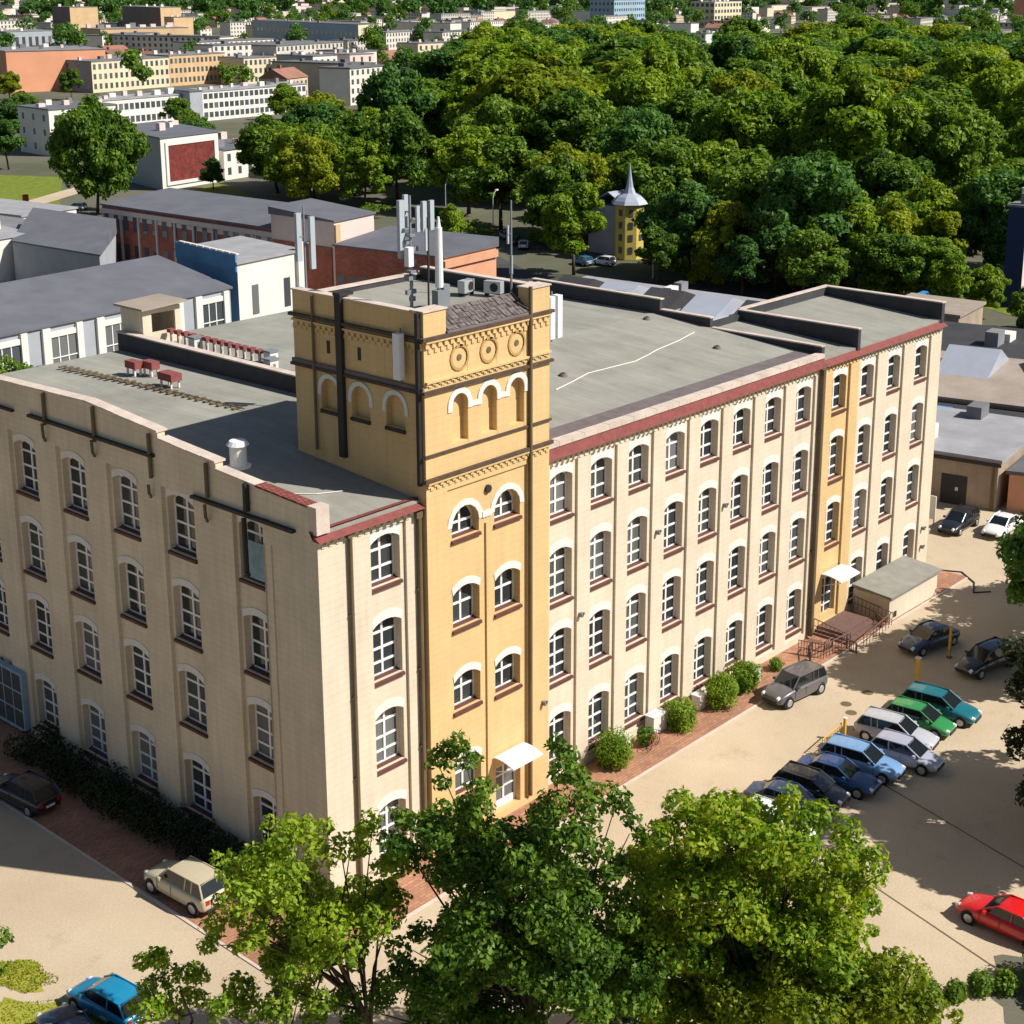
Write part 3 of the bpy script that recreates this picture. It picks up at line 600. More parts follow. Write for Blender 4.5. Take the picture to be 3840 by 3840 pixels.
# doors and canopies
def door(X, a, wd, h, d, name='entrance_door'):
    b = MB(); t = .1
    for x0, x1, z0, z1 in ((a, a+t, .36, h), (a+wd-t, a+wd, .36, h), (a+wd/2-t*.6, a+wd/2+t*.6, .36, h), (a+t, a+wd/2-.06, h-t, h), (a+wd/2+.06, a+wd-t, h-t, h), (a+t, a+wd/2-.06, .36, .75), (a+wd/2+.06, a+wd-t, .36, .75), (a+t, a+wd/2-.06, 2.1, 2.2), (a+wd/2+.06, a+wd-t, 2.1, 2.2), (a+t, a+wd/2-.06, 1.4, 1.47), (a+wd/2+.06, a+wd-t, 1.4, 1.47)):
        b.box(x0, d, z0, x1, d+.06, z1, X=X)
    o = b.build(name, M['frame'], root)
    g = MB(); g.poly([X(a, d+.05, .36), X(a+wd, d+.05, .36), X(a+wd, d+.05, h), X(a, d+.05, h)]); g.build('glass', M['glass'], o)
door(XT, A2, TW, 2.9, .45)
b = MB(); b.box(FX[8], .45, .2, FX[8]+OPW, .5, .6); b.build('threshold', M['coping'], root)
door(XR, FX[8], OPW, 3.42, .4)
def canopy(x0, x1, y0, y1, z):
    b = MB(); n = 6
    for i in range(n):
        t0, t1 = i/n, (i+1)/n; f = lambda t: z+.35*math.sin(math.pi*(.12+t*.5))
        b.slab([(x0, y1+(y0-y1)*t0, f(t0)), (x1, y1+(y0-y1)*t0, f(t0)), (x1, y1+(y0-y1)*t1, f(t1)), (x0, y1+(y0-y1)*t1, f(t1))], .06)
    for x in (x0+.1, x1-.1): b.tube((x, y0-.02, z-.5), (x, y1+.1, z), .03, .03, 6)
    b.build('door_canopy', M['whiteplastic'], root)
canopy(10.55, 12.75, -.42, -1.75, 3.35); canopy(42.3, 44.7, -.02, -1.5, 3.7)
# glazed gate and panel low on the side wall
b = MB(); b.box(-.35, 25.5, .3, -.02, 28.6, 3.9); g_ = b.build('glazed_gate', mat('pale_blue_paint', (.30, .42, .52), var=.25, scale=2), root)
b = MB()
for i in range(3):
    for j in range(3): b.box(-.37, 25.65+i*.98, .5+j*1.12, -.352, 26.5+i*.98, 1.5+j*1.12)
b.build('glass', M['glass'], g_)
# raised plinth planter strip and low annex beside the pavement
M['annexroof'] = mat('annex_roof', (.27, .26, .23), var=.25, scale=1.0)
an = thing('annex', (50, -1.6, 0), 'low cream lean-to with a flat grey roof against the foot of the factory', 'annex')
b = MB(); b.box(46.6, -2.75, 0, 53.3, -.02, 1.75); b.build('wall', M['cream'], an, (50, -1.6, 0))
b = MB(); b.slab([(46.35, -3.0, 1.9), (53.5, -3.0, 1.9), (53.5, -.02, 2.15), (46.35, -.02, 2.15)], .16); b.build('roof', M['annexroof'], an, (50, -1.6, 0))
b = MB(); b.box(47.2, -2.78, .2, 47.6, -2.74, .6); b.build('vent', M['dark'], an, (50, -1.6, 0))

# ------------------------------------------------------------ foliage
def leaf_cloud(blobs, leaf, dens, seed, up=.35, squash=.82, droop=0):
    """many small leaf faces spread over and inside rounded clumps; returns vertex array (n,4,3)"""
    rr = np.random.default_rng(seed); out = []
    for (x, y, z, r) in blobs:
        n = max(20, int(dens*r*r)); d = rr.normal(size=(n, 3)); d /= np.linalg.norm(d, axis=1)[:, None]
        # uneven outline: the radius swells and shrinks with direction
        ph = rr.uniform(0, 6.28, 6); lob = 1+.16*np.sin(3*d[:, 0]*2+ph[0])+.14*np.sin(4*d[:, 1]*2+ph[1])+.12*np.sin(5*d[:, 2]+ph[2])
        rad = r*lob*(rr.uniform(0, 1, n)**.33*.42+.62)
        P = np.array([x, y, z])+d*rad[:, None]*np.array([1, 1, squash])
        nrm = d*.75+rr.normal(size=(n, 3))*.55+np.array([0, 0, up]); nrm /= np.linalg.norm(nrm, axis=1)[:, None]
        a = np.cross(nrm, rr.normal(size=(n, 3))); a /= np.linalg.norm(a, axis=1)[:, None]; b = np.cross(nrm, a)
        s = leaf*rr.uniform(.6, 1.35, n)[:, None]
        out.append(np.stack([P-a*s, P-b*s*.55+nrm*s*.12, P+a*s, P+b*s*.55+nrm*s*.12], 1))
    return np.concatenate(out)
def split_blobs(bl, seed, n=6, k=.40, spread=.72):
    """break each rounded clump into several small ones, so the crown has gaps and an uneven rim"""
    rr = random.Random(seed); out = []
    for (x, y, z, r) in bl:
        m = max(4, int(n*min(1.5, r/1.4)))
        for i in range(m):
            u = rr.uniform(-.55, 1); t = rr.uniform(0, 6.283); q = math.sqrt(1-u*u)*rr.uniform(.75, 1.1)*spread*r
            out.append((x+q*math.cos(t), y+q*math.sin(t), z+u*r*spread*.9, r*k*rr.uniform(.7, 1.25)))
    return out
def mesh_quads(name, V, m):
    n = len(V); me = bpy.data.meshes.new(name); me.vertices.add(n*4); me.vertices.foreach_set('co', V.reshape(-1).astype('f'))
    me.loops.add(n*4); me.loops.foreach_set('vertex_index', np.arange(n*4, dtype='i')); me.polygons.add(n)
    me.polygons.foreach_set('loop_start', np.arange(0, n*4, 4, dtype='i')); me.polygons.foreach_set('loop_total', np.full(n, 4, dtype='i'))
    me.materials.append(m); me.update(calc_edges=True); return me
def limbs(mb, base, blobs, r0, seed, fork=.35):
    rr = random.Random(seed); bx, by, bz = base; zs = min(b[2] for b in blobs); zt = max(b[2] for b in blobs)
    cx = sum(b[0] for b in blobs)/len(blobs); cy = sum(b[1] for b in blobs)/len(blobs); zf = bz+(zs-bz)*.7+.4
    F = Vector((bx+(cx-bx)*fork, by+(cy-by)*fork, max(zf, bz+1.2)))
    mb.tube((bx, by, bz), tuple(F), r0, r0*.72, 9); T = Vector((cx, cy, zs+(zt-zs)*.6)); mb.tube(tuple(F), tuple(T), r0*.7, r0*.22, 8)
    for b in blobs:
        t = rr.uniform(.0, .75); A = F.lerp(T, t); B = Vector((b[0], b[1], b[2]-.1*b[3])); Mi = A.lerp(B, .5)+Vector((rr.uniform(-.3, .3), rr.uniform(-.3, .3), -.25))
        mb.tube(tuple(A), tuple(Mi), r0*.36*(1-t*.4), r0*.24, 6); mb.tube(tuple(Mi), tuple(B), r0*.24, r0*.08, 6)
def tree(name, base, blobs, leaf, dens, m, label, group=None, r0=.22, seed=0, cat='tree', extra=None):
    t = thing(name, (base[0], base[1], 0), label, cat, group)
    off = (base[0], base[1], 0)
    bl = [(b[0]-base[0], b[1]-base[1], b[2], b[3]) for b in blobs]
    me = mesh_quads('crown', leaf_cloud(split_blobs(bl, seed), leaf, dens, seed), m); c = bpy.data.objects.new('crown', me); COL.objects.link(c); c.parent = t
    tb = MB(); limbs(tb, (0, 0, -.05), bl, r0, seed); tb.build('trunk', M['bark'], t, smooth=True)
    return t
FT = {"FT1":[[-8.8,-9.0],[[-10.9,-8.8,10.2,1.5],[-9.0,-6.3,8.3,1.5],[-9.6,-9.6,11.4,1.3],[-7.7,-7.3,9.6,1.3],[-7.6,-9.6,10.9,1.1],[-7.2,-11.4,10.0,1.1],[-11.3,-8.2,8.3,1.1],[-9.1,-8.9,8.3,1.7],[-8.1,-7.6,7.2,1.7],[-8.3,-10.9,8.4,1.7],[-5.9,-8.0,5.9,1.7],[-9.4,-9.5,7.0,1.3],[-7.5,-7.0,4.8,1.3],[-7.0,-10.5,8.7,1.0]]],"FT2":[[-4.1,-15.3],[[-5.3,-13.6,15.3,0.8],[-5.9,-14.4,14.4,1.1],[-6.8,-13.0,11.8,1.2],[-4.8,-10.9,10.0,1.2],[-6.1,-14.1,12.7,1.3],[-4.0,-12.1,11.0,1.3],[-2.9,-16.1,14.7,0.7],[-3.4,-17.4,14.5,1.0],[-1.5,-17.5,12.6,0.8],[-3.5,-16.8,12.5,1.4],[-1.9,-15.4,11.3,1.4],[-3.0,-17.9,11.9,1.0],[-5.2,-14.2,10.3,1.8],[-3.8,-12.9,9.1,1.8],[-4.1,-15.8,10.2,2.0],[-2.1,-14.0,8.5,2.0],[-3.1,-16.9,8.5,2.2],[-0.9,-15.1,6.6,2.2],[-5.7,-14.9,8.2,1.9],[-3.4,-12.7,6.0,1.9],[-4.5,-16.1,6.2,2.4],[-2.0,-13.9,3.8,2.4],[-6.0,-13.3,5.4,1.6],[-5.0,-12.3,4.4,1.6],[-3.3,-18.3,6.4,2.0],[-1.0,-16.5,4.3,2.0],[-6.5,-11.3,11.6,0.8],[-5.0,-15.6,11.8,1.2],[-2.9,-13.6,10.0,1.2]]],"FT3":[[1.9,-21.5],[[-0.4,-19.7,12.2,1.2],[2.0,-17.9,10.5,1.2],[0.5,-20.9,12.2,1.4],[2.7,-19.5,10.7,1.4],[1.8,-22.2,11.9,1.4],[3.9,-20.9,10.4,1.4],[3.1,-23.3,11.5,1.5],[5.0,-22.3,10.2,1.5],[4.5,-24.0,10.5,1.0],[-0.0,-18.4,9.6,1.5],[2.1,-16.8,7.9,1.5],[0.8,-20.4,9.0,2.1],[2.3,-19.4,7.8,2.1],[2.4,-22.3,9.0,2.1],[4.6,-21.0,7.3,2.1],[3.5,-24.0,9.2,1.3],[5.3,-23.0,7.9,1.3],[-0.1,-18.8,6.7,2.0],[1.4,-17.7,5.5,2.0],[1.6,-21.1,6.2,2.3],[3.4,-20.0,4.8,2.3],[2.1,-23.8,7.7,1.9],[4.2,-22.7,6.1,1.9],[4.6,-24.3,8.0,0.8]]],"FT4":[[2.5,-25.2],[[2.5,-25.0,6.5,1.7],[3.5,-24.4,5.7,1.7],[3.1,-26.7,7.0,1.5],[4.8,-25.9,5.7,1.5],[3.0,-27.7,6.7,0.9],[0.6,-24.0,6.4,1.9],[3.5,-22.3,4.0,1.9],[0.4,-21.3,4.8,1.7],[1.5,-20.6,3.8,1.7],[3.0,-25.7,8.1,0.9]]],"FT5":[[-12.6,-5.5],[[-13.5,-6.0,6.6,1.0],[-12.0,-5.4,5.1,1.1],[-13.5,-5.3,4.9,1.2],[-11.4,-5.4,3.7,1.1]]],"FT6":[[-10.5,-9.8],[[-10.8,-8.3,5.2,1.1],[-10.2,-10.0,5.7,1.1],[-8.7,-9.9,4.3,1.0],[-12.3,-8.8,5.9,0.8],[-11.0,-10.5,7.2,0.7]]],"FT7":[[27.6,-20.9],[[27.4,-19.8,9.5,1.2],[26.0,-21.1,7.9,1.7],[28.8,-20.0,6.5,1.7],[27.1,-20.2,4.7,1.2],[27.3,-21.6,2.5,1.7],[29.1,-21.0,1.5,1.7],[26.4,-22.1,10.0,2.2],[30.1,-20.7,8.3,2.2],[27.3,-22.9,6.4,2.5],[30.6,-21.7,4.7,2.5]]],"FT8":[[-15.1,3.3],[[-14.5,3.9,4.1,0.9],[-15.3,3.1,3.7,0.9],[-14.8,3.1,3.2,0.6]]]}
TL = {'FT1': ('leafA', 'bright yellow-green tree in front of the near corner of the factory', (-7.2, -12.5)),
      'FT2': ('leafB', 'tall dark green tree before the tower door, highest of the foreground trees', (-3.5, -16)),
      'FT3': ('leafE', 'broad yellowing tree with dense crown between the tower and the parking rows', (2.2, -21.5)),
      'FT4': ('leafC', 'olive green tree at the bottom edge left of the dividing line in the paving', (2.8, -26)),
      'FT5': ('leafA', 'small green tree partly covering the turquoise car', (-12.4, -6.5)),
      'FT6': ('leafA', 'low leafy tree at the bottom edge right of the turquoise car', (-10.3, -10.5)),
      'FT7': ('leafH', 'tree at the right edge, shade painted into its leaves, shading the gate posts', (28.5, -21.8)),  # leaf colour blackened for the side turned from the sun
      'FT8': ('leafB', 'leafy shrub tree cut by the left edge beside the yellow grass', (-15.2, 3.0))}
FT['FT1'][1] += [[-11.0, -7.2, 10.3, 0.7], [-11.0, -7.2, 8.5, 1.0], [-11.2, -7.0, 7.2, 0.7], [-10.0, -8.0, 5.5, 1.2], [-8.7, -9.1, 4.6, 1.1], [-7.1, -10.3, 6.2, 0.9], [-6.3, -11.0, 8.3, 0.8], [-7.5, -10.1, 10.7, 0.8], [-6.9, -10.6, 11.3, 0.7], [-9.4, -8.5, 11.8, 0.7]]
FT['FT2'][1] += [[-7.0, -12.1, 5.6, 1.5], [-7.8, -11.2, 4.7, 1.3], [-6.7, -12.4, 7.2, 1.0], [-1.4, -18.3, 9.1, 1.2], [-1.3, -18.4, 6.9, 1.4], [-5.8, -13.4, 4.3, 1.9], [-3.9, -15.6, 4.0, 2.1], [-6.0, -13.2, 14.6, 0.6], [-2.4, -17.2, 13.4, 0.9], [-1.5, -18.2, 11.9, 0.7], [-2.0, -17.7, 10.2, 1.0]]
FT['FT3'][1] += [[-0.3, -18.0, 4.8, 1.9], [-0.6, -17.5, 3.4, 1.9], [0.7, -19.5, 3.9, 2.1], [2.0, -21.6, 4.3, 2.1], [0.1, -18.6, 8.1, 1.4], [4.0, -24.9, 10.4, 0.7], [2.5, -22.5, 12.7, 0.9], [1.5, -20.9, 12.7, 0.8], [0.3, -19.0, 12.5, 0.7]]
FT['FT4'][1] += [[2.1, -24.4, 5.4, 1.9], [2.8, -25.7, 6.1, 1.6], [3.4, -26.9, 7.8, 0.7], [3.9, -27.9, 6.2, 0.6]]
FT['FT7'][1][:] = [[a+.35, b-.3, c, r*.95] for a, b, c, r in FT['FT7'][1]]
for i, (k, (ax, bl)) in enumerate(FT.items()):
    mm, lab, base = TL[k]
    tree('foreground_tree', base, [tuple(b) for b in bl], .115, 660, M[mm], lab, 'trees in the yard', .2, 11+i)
YTREES = ((29.5, -27.5, 9, 4.6), (34.5, -26.5, 9.5, 4.6), (47.5, -16.2, 9, 4.4), (59.5, -15.5, 8, 3.8), (45.2, -14.8, 8.5, 3.0), (51.0, -17.2, 10, 3.8))
# unseen neighbours whose crowns throw the dappled shade on the yard
for i, (x, y, h, r) in enumerate(YTREES):
    rr = random.Random(i+40); bl = [(x+rr.uniform(-r, r)*.7, y+rr.uniform(-r, r)*.7, h+rr.uniform(-2.8, 1.6), rr.uniform(1.5, 2.4)) for _ in range(22)]
    tree('yard_tree', (x, y), bl, .2, 330, M['leafD'], 'dark green yard tree right of the parked cars', 'trees right of the parking yard', .25, 60+i)

# shared crowns for the park and the town
def crown_kind(seed, R_, H, nb, leaf, dens, zc, conic=False):
    rr = random.Random(seed); bl = []
    for i in range(nb):
        t = rr.uniform(0, 6.283); u = rr.uniform(-.75, 1)
        if conic: z = rr.uniform(.06, 1); k = R_*(1-z)*rr.uniform(.5, 1); bl.append((k*math.cos(t), k*math.sin(t), .8+z*H, .5+R_*.38*(1-z)))
        else:
            k = R_*math.sqrt(max(.05, 1-u*u))*rr.uniform(.55, .85); bl.append((k*math.cos(t), k*math.sin(t), zc+u*H*.42, rr.uniform(.24, .40)*R_))
    if not conic: bl += [(0, 0, zc+H*.28, R_*.48), (R_*.15, -R_*.1, zc, R_*.55)]
    return bl
KIND = []
for i in range(7):
    bl = crown_kind(100+i, (5.6, 6.4, 5.2, 6.8, 5.8, 5.0, 6.2)[i], (12, 13, 13, 12, 14, 12, 13)[i], (24, 28, 22, 32, 25, 22, 27)[i], .3, 60, (7.6, 8.0, 8.2, 7.4, 8.5, 7.4, 8)[i])
    V = leaf_cloud(split_blobs(bl, 150+i, 4, .52, .62), .32, 150, 200+i); tb = MB(); limbs(tb, (0, 0, -.1), bl[:9], .28, i)
    KIND.append((V, tb))
_km = {}
def park_tree(x, y, k, mk, s, rz, label, group, cat='tree', name='park_tree', sz=None):
    key = (k, mk)
    if key not in _km:
        V, tb = KIND[k]; t = thing(name, (0, 0, 0), label, cat, group)
        c = bpy.data.objects.new('crown', mesh_quads('crown', V, M[mk])); COL.objects.link(c); c.parent = t
        if ('t', k) not in _km:
            o = tb.build('trunk', M['bark'], t, smooth=True); _km[('t', k)] = o.data
        else:
            o = bpy.data.objects.new('trunk', _km[('t', k)]); COL.objects.link(o); o.parent = t
        _km[key] = t; t.location = (x, y, 0); t.rotation_euler = (0, 0, rz); t.scale = (s, s, sz or s); return t
    t = dup(_km[key], (x, y, 0), rz, label, group, (s, s, sz or s)); t['category'] = cat; t.name = name; return t
# ------------------------------------------------------------ projection helper for culling only
Cv = Vector((-40.189, -47.709, 40.770))
def vis(x, y, z):
    q = Vector((x, y, z))-Cv; zc = q.dot(fwd); return (966+2891.1*q.dot(r2)/zc, 759-2891.1*q.dot(u2)/zc, zc)
def inpoly(x, y, P):
    c = False; j = len(P)-1
    for i in range(len(P)):
        if (P[i][1] > y) != (P[j][1] > y) and x < (P[j][0]-P[i][0])*(y-P[i][1])/(P[j][1]-P[i][1])+P[i][0]: c = not c
        j = i
    return c
WOOD = [(143, 196), (152, 176), (168, 160), (151, 137), (150, 118), (141, 104), (156, 110), (168, 96), (150, 78), (147, 68), (158, 60), (162, 50), (176, 38), (205, 25), (420, 130), (560, 215), (760, 440), (720, 520), (650, 560), (540, 495), (410, 385), (330, 330), (270, 280), (235, 262), (190, 235)]
cand = []; rr = random.Random(5)
yy = 20
rows = []
d = 0
pts = []
gx = 20.0
# jittered rings: spacing grows with distance from the yard
x = 130
while x < 780:
    y = 10
    while y < 600:
        px, py = x+rr.uniform(-2.6, 2.6), y+rr.uniform(-2.6, 2.6)
        dist = math.hypot(px+40, py+47)
        if inpoly(px, py, WOOD):
            u, v, zc = vis(px, py, 12)
            if -60 < u < 1990: cand.append((dist, px, py))
        y += 9.4
    x += 9.4
sel = []
EDGE = [(400, 245), (480, 215), (560, 196), (620, 178), (690, 158), (740, 146), (850, 98), (900, 74), (1000, 58), (1200, 58), (1350, 82), (1500, 64), (1650, 42), (1800, 50), (2100, 55)]
def edge_v(u):
    for (a, b), (c, d) in zip(EDGE, EDGE[1:]):
        if a <= u <= c: return b+(d-b)*(u-a)/(c-a)
    return 60
for dist, px, py in sorted(cand):
    s_ = 1.1 if dist < 262 else 1.4 if dist < 330 else 1.8 if dist < 430 else 2.3
    u, v, zc = vis(px, py, 14); rp = 5.0*s_*2891/zc
    if u-rp < (452 if dist < 330 else 540 if dist < 380 else 660): continue
    if vis(px, py, 14*min(s_, 1.55))[1] < edge_v(u)-4: continue
    sp = 11 if dist < 262 else 14 if dist < 330 else 18 if dist < 430 else 24
    if all((px-a)**2+(py-b)**2 > sp*sp for _, a, b, _ in sel[-160:]): sel.append((dist, px, py, sp))
lab_of = {'leafA': 'bright green broadleaf tree in the wood behind the factory', 'leafB': 'mid green broadleaf tree in the wood behind the factory', 'leafC': 'yellowish olive tree in the wood behind the factory', 'leafD': 'dark bluish green tree in the wood behind the factory'}
far_blobs = []
def wlabel(px, py, dist, mk):
    u = vis(px, py, 10)[0]
    side = ('left of the antennas' if u < 700 else 'behind the antennas' if u < 900 else 'left of the spire house' if u < 1110 else 'above the spire house' if u < 1260 else 'right of the spire house' if u < 1480 else 'behind the low wing' if u < 1720 else 'near the right edge')
    row = 'front edge' if dist < 245 else 'second rank' if dist < 275 else 'middle' if dist < 320 else 'rear part' if dist < 380 else 'far back'
    return lab_of[mk].split(' broad')[0].split(' tree')[0]+' tree in the '+row+' of the wood, '+side
for i, (dist, px, py, sp) in enumerate(sel):
    mk = rr.choices(['leafA', 'leafB', 'leafC', 'leafD'], [3.0, 3.8, .8, 2.2])[0]; s = rr.uniform(.8, 1.15)*(1.42 if rr.random() < .22 else 1)*(1.05 if dist < 262 else 1.35 if dist < 330 else 1.7 if dist < 430 else 2.2)
    if i < 262: park_tree(px, py, rr.randrange(7), mk, s, rr.uniform(0, 6.28), wlabel(px, py, dist, mk), 'trees of the wood behind the factory', sz=min(s*rr.uniform(.8, 1.1), 1.75)*rr.uniform(.85, 1.1))
    else: far_blobs.append((px, py, s*.8))
print('WOOD', len(sel), 'far', len(far_blobs))
def wood_mass(name, items, mk, seed, leaf=.8, dens=26, label=None):
    rr = random.Random(seed); bl = []
    for (x, y, s) in items:
        R_ = 5.2*s
        for k in range(7):
            t = rr.uniform(0, 6.28); u = rr.uniform(-.3, 1); k2 = R_*.6*math.sqrt(max(0.05, 1-u*u)); bl.append((x+k2*math.cos(t), y+k2*math.sin(t), 9*min(s, 1.5)+u*5.5*s, R_*rr.uniform(.36, .5)))
    o = bpy.data.objects.new(name, mesh_quads(name, leaf_cloud(bl, leaf, dens, seed), M[mk])); COL.objects.link(o); o['kind'] = 'stuff'
    return o
gA = [f for i, f in enumerate(far_blobs) if i % 3 == 0]; gB = [f for i, f in enumerate(far_blobs) if i % 3 == 1]; gC = [f for i, f in enumerate(far_blobs) if i % 3 == 2]
for n_, g_, mk in (('distant_wood', gA, 'leafA'), ('distant_wood', gB, 'leafB'), ('distant_wood', gC, 'leafD')):
    if g_: wood_mass(n_, g_, mk, 900+len(g_))

# trees with a place of their own
SP = [(121.9, 205.0, 3, 'leafB', 1.15, 1.5, 'big dark tree left of the box building with the red panel'),
      (152, 178, 1, 'leafC', .95, .95, 'yellow-green tree behind the pink gable block, left of the two'), (159, 171, 4, 'leafA', .9, .85, 'bright green tree behind the pink gable block, right of the two'),
      (131.5, 95.5, 2, 'leafA', .98, .92, 'round bright tree just behind the tower mast'), (132, 121, 5, 'leafA', .55, .6, 'small bright tree behind the brick hall'),
      (146.5, 64.5, 1, 'leafD', 1.45, 1.25, 'great blue-green tree right of the spire house'), (151, 76, 3, 'leafB', 1.25, 1.25, 'great light green tree beside the spire house'),
      (139.5, 74.5, 0, 'leafC', .8, .85, 'pointed olive tree behind the skylight roofs'), (150.5, 54, 5, 'leafC', .85, .95, 'pale leafy tree behind the low end of the factory'),
      (136, 38, 2, 'leafA', .55, .6, 'light tree behind the small lime green patch'), (226, 322, 0, 'leafB', 1.0, .8, 'tree standing before the cream apartment row'),
      (158.5, 217.5, 5, 'leafD', .55, .5, 'small dark tree at the foot of the shaded box wall'), (118, 175, 2, 'leafD', .45, .5, 'small tree behind the low grey shed'),
      (118, 19, 5, 'leafB', .5, .55, 'green shrub tree beside the dark shed roofs')]
XT_ = [(252, 530, 0, 'leafB'), (262, 512, 3, 'leafA'), (276, 500, 5, 'leafC'), (292, 482, 2, 'leafB'), (236, 545, 4, 'leafA'), (205, 370, 1, 'leafB'), (190, 350, 3, 'leafD'), (285, 345, 2, 'leafB'), (276, 335, 0, 'leafA'), (186, 262, 4, 'leafB'), (178, 250, 6, 'leafD'), (168, 262, 5, 'leafB'), (150, 285, 2, 'leafD'), (138, 300, 0, 'leafB')]
for n_, (x, y, k, mk) in enumerate(XT_): SP.append((x, y, k, mk, .9, .8, ('bright', 'dark', 'round', 'broad', 'slim', 'dense', 'loose')[n_ % 7]+' green tree '+('before the orange wall' if n_ < 5 else 'left of the white school' if n_ < 7 else 'right of the white school' if n_ < 9 else 'between school and box hall' if n_ < 12 else 'before the blue shaded flats')))
SP += [(164, 203, 3, 'leafB', 1.25, 1.1, 'leafy tree at the left end of the wood, in front of the pale low wing'), (160, 190, 1, 'leafA', 1.15, 1.0, 'bright tree at the left end of the wood beside the pair behind the pink gable'), (176, 205, 6, 'leafD', 1.3, 1.2, 'dark tree at the left end of the wood, second row'),
       (190, 216, 0, 'leafB', 1.35, 1.2, 'tall green tree at the left end of the wood, third row'), (171, 187, 2, 'leafB', 1.2, 1.15, 'round green tree behind the pair at the pink gable'), (205, 236, 4, 'leafC', 1.3, 1.1, 'yellowish tree at the left end of the wood, farthest back'), (186, 196, 5, 'leafA', 1.4, 1.2, 'broad bright tree in the left part of the wood'),
       (134, 67.5, 5, 'leafD', .75, .62, 'dark low tree against the skylight workshop'), (137.5, 58.5, 0, 'leafB', .85, .7, 'green tree against the skylight workshop, right of the dark one'), (133.5, 81.5, 2, 'leafB', .62, .55, 'small green tree behind the dark parapet of the factory roof'), (143, 50, 6, 'leafB', .8, .65, 'low green tree behind the low wing of the factory, nearest its roof')]
SP += [(147.5, 87.5, 5, 'leafB', .55, .55, 'small tree close to the right of the spire house'), (143.0, 82.5, 3, 'leafD', .95, .95, 'dark tree two trees right of the spire house'), (146.5, 108.5, 0, 'leafD', .75, .8, 'dark tree close to the left of the spire house'),
       (141.5, 67.0, 6, 'leafB', .85, .8, 'leafy tree in front of the great blue-green tree'), (148.5, 58.0, 3, 'leafA', .9, .85, 'bright tree right of the great blue-green tree'), (154, 55.5, 0, 'leafB', 1.0, .9, 'tall tree behind the low wing of the factory'), (156, 50.5, 2, 'leafC', .8, .75, 'yellowish tree behind the far corner of the factory'),
       (162, 54, 5, 'leafA', 1.1, 1.0, 'broad tree behind the low wing, farther back'), (148, 46, 6, 'leafB', .75, .6, 'low tree left of the lime green patch'), (160, 102, 1, 'leafB', 1.25, 1.15, 'big tree rising behind the spire'), (158, 118, 3, 'leafC', 1.2, 1.1, 'yellow-green tree left behind the spire house'),
       (166, 44, 1, 'leafD', 1.2, 1.1, 'dark tree behind the narrow house at the right edge'), (141, 36, 4, 'leafA', .5, .45, 'low bright tree beside the blue kiosk'), (139, 29, 5, 'leafB', .5, .4, 'low shrub tree in front of the house at the right edge')]
for (x, y, k, mk, s, sz, lab) in SP: park_tree(x, y, k, mk, s, rr.uniform(0, 6), lab, None, sz=sz)

cbl = []
for i in range(34):
    z = i/34; q = (1-z)*2.6+.25; t_ = i*2.4; cbl.append((137.6+q*.6*math.cos(t_), 75.4+q*.6*math.sin(t_), .9+z*9.6, .45+q*.42))
tree('conifer', (137.6, 75.4), cbl, .16, 130, M['leafC'], 'pointed olive conifer standing before the dark wood right of the spire house', None, .16, 71)
# low shrubs closing the edge of the wood
for n_, (x, y, r_) in enumerate(((150, 118, 2), (147, 112, 2.2), (143, 88, 1.8), (139.5, 80, 2), (140.2, 71, 2), (141.5, 63, 2.2), (147, 62, 2), (151, 52, 2.2), (154, 47, 2), (147.5, 50.5, 1.8), (153, 95, 1.8), (152, 104, 1.8), (146.5, 128, 2), (149.5, 136, 2.2), (154.5, 146, 2.2), (151.5, 160, 2.4))):
    rr = random.Random(n_+800); bl = [(x+rr.uniform(-r_, r_), y+rr.uniform(-r_, r_), rr.uniform(.8, 2.2), rr.uniform(.7, 1.2)) for _ in range(9)]
    tree('wood_shrub', (x, y), bl, .22, 120, M[('leafB', 'leafA', 'leafD')[n_ % 3]], 'low '+('green', 'bright', 'dark')[n_ % 3]+' shrub at the front edge of the wood', 'shrubs along the front edge of the wood', .1, 820+n_)
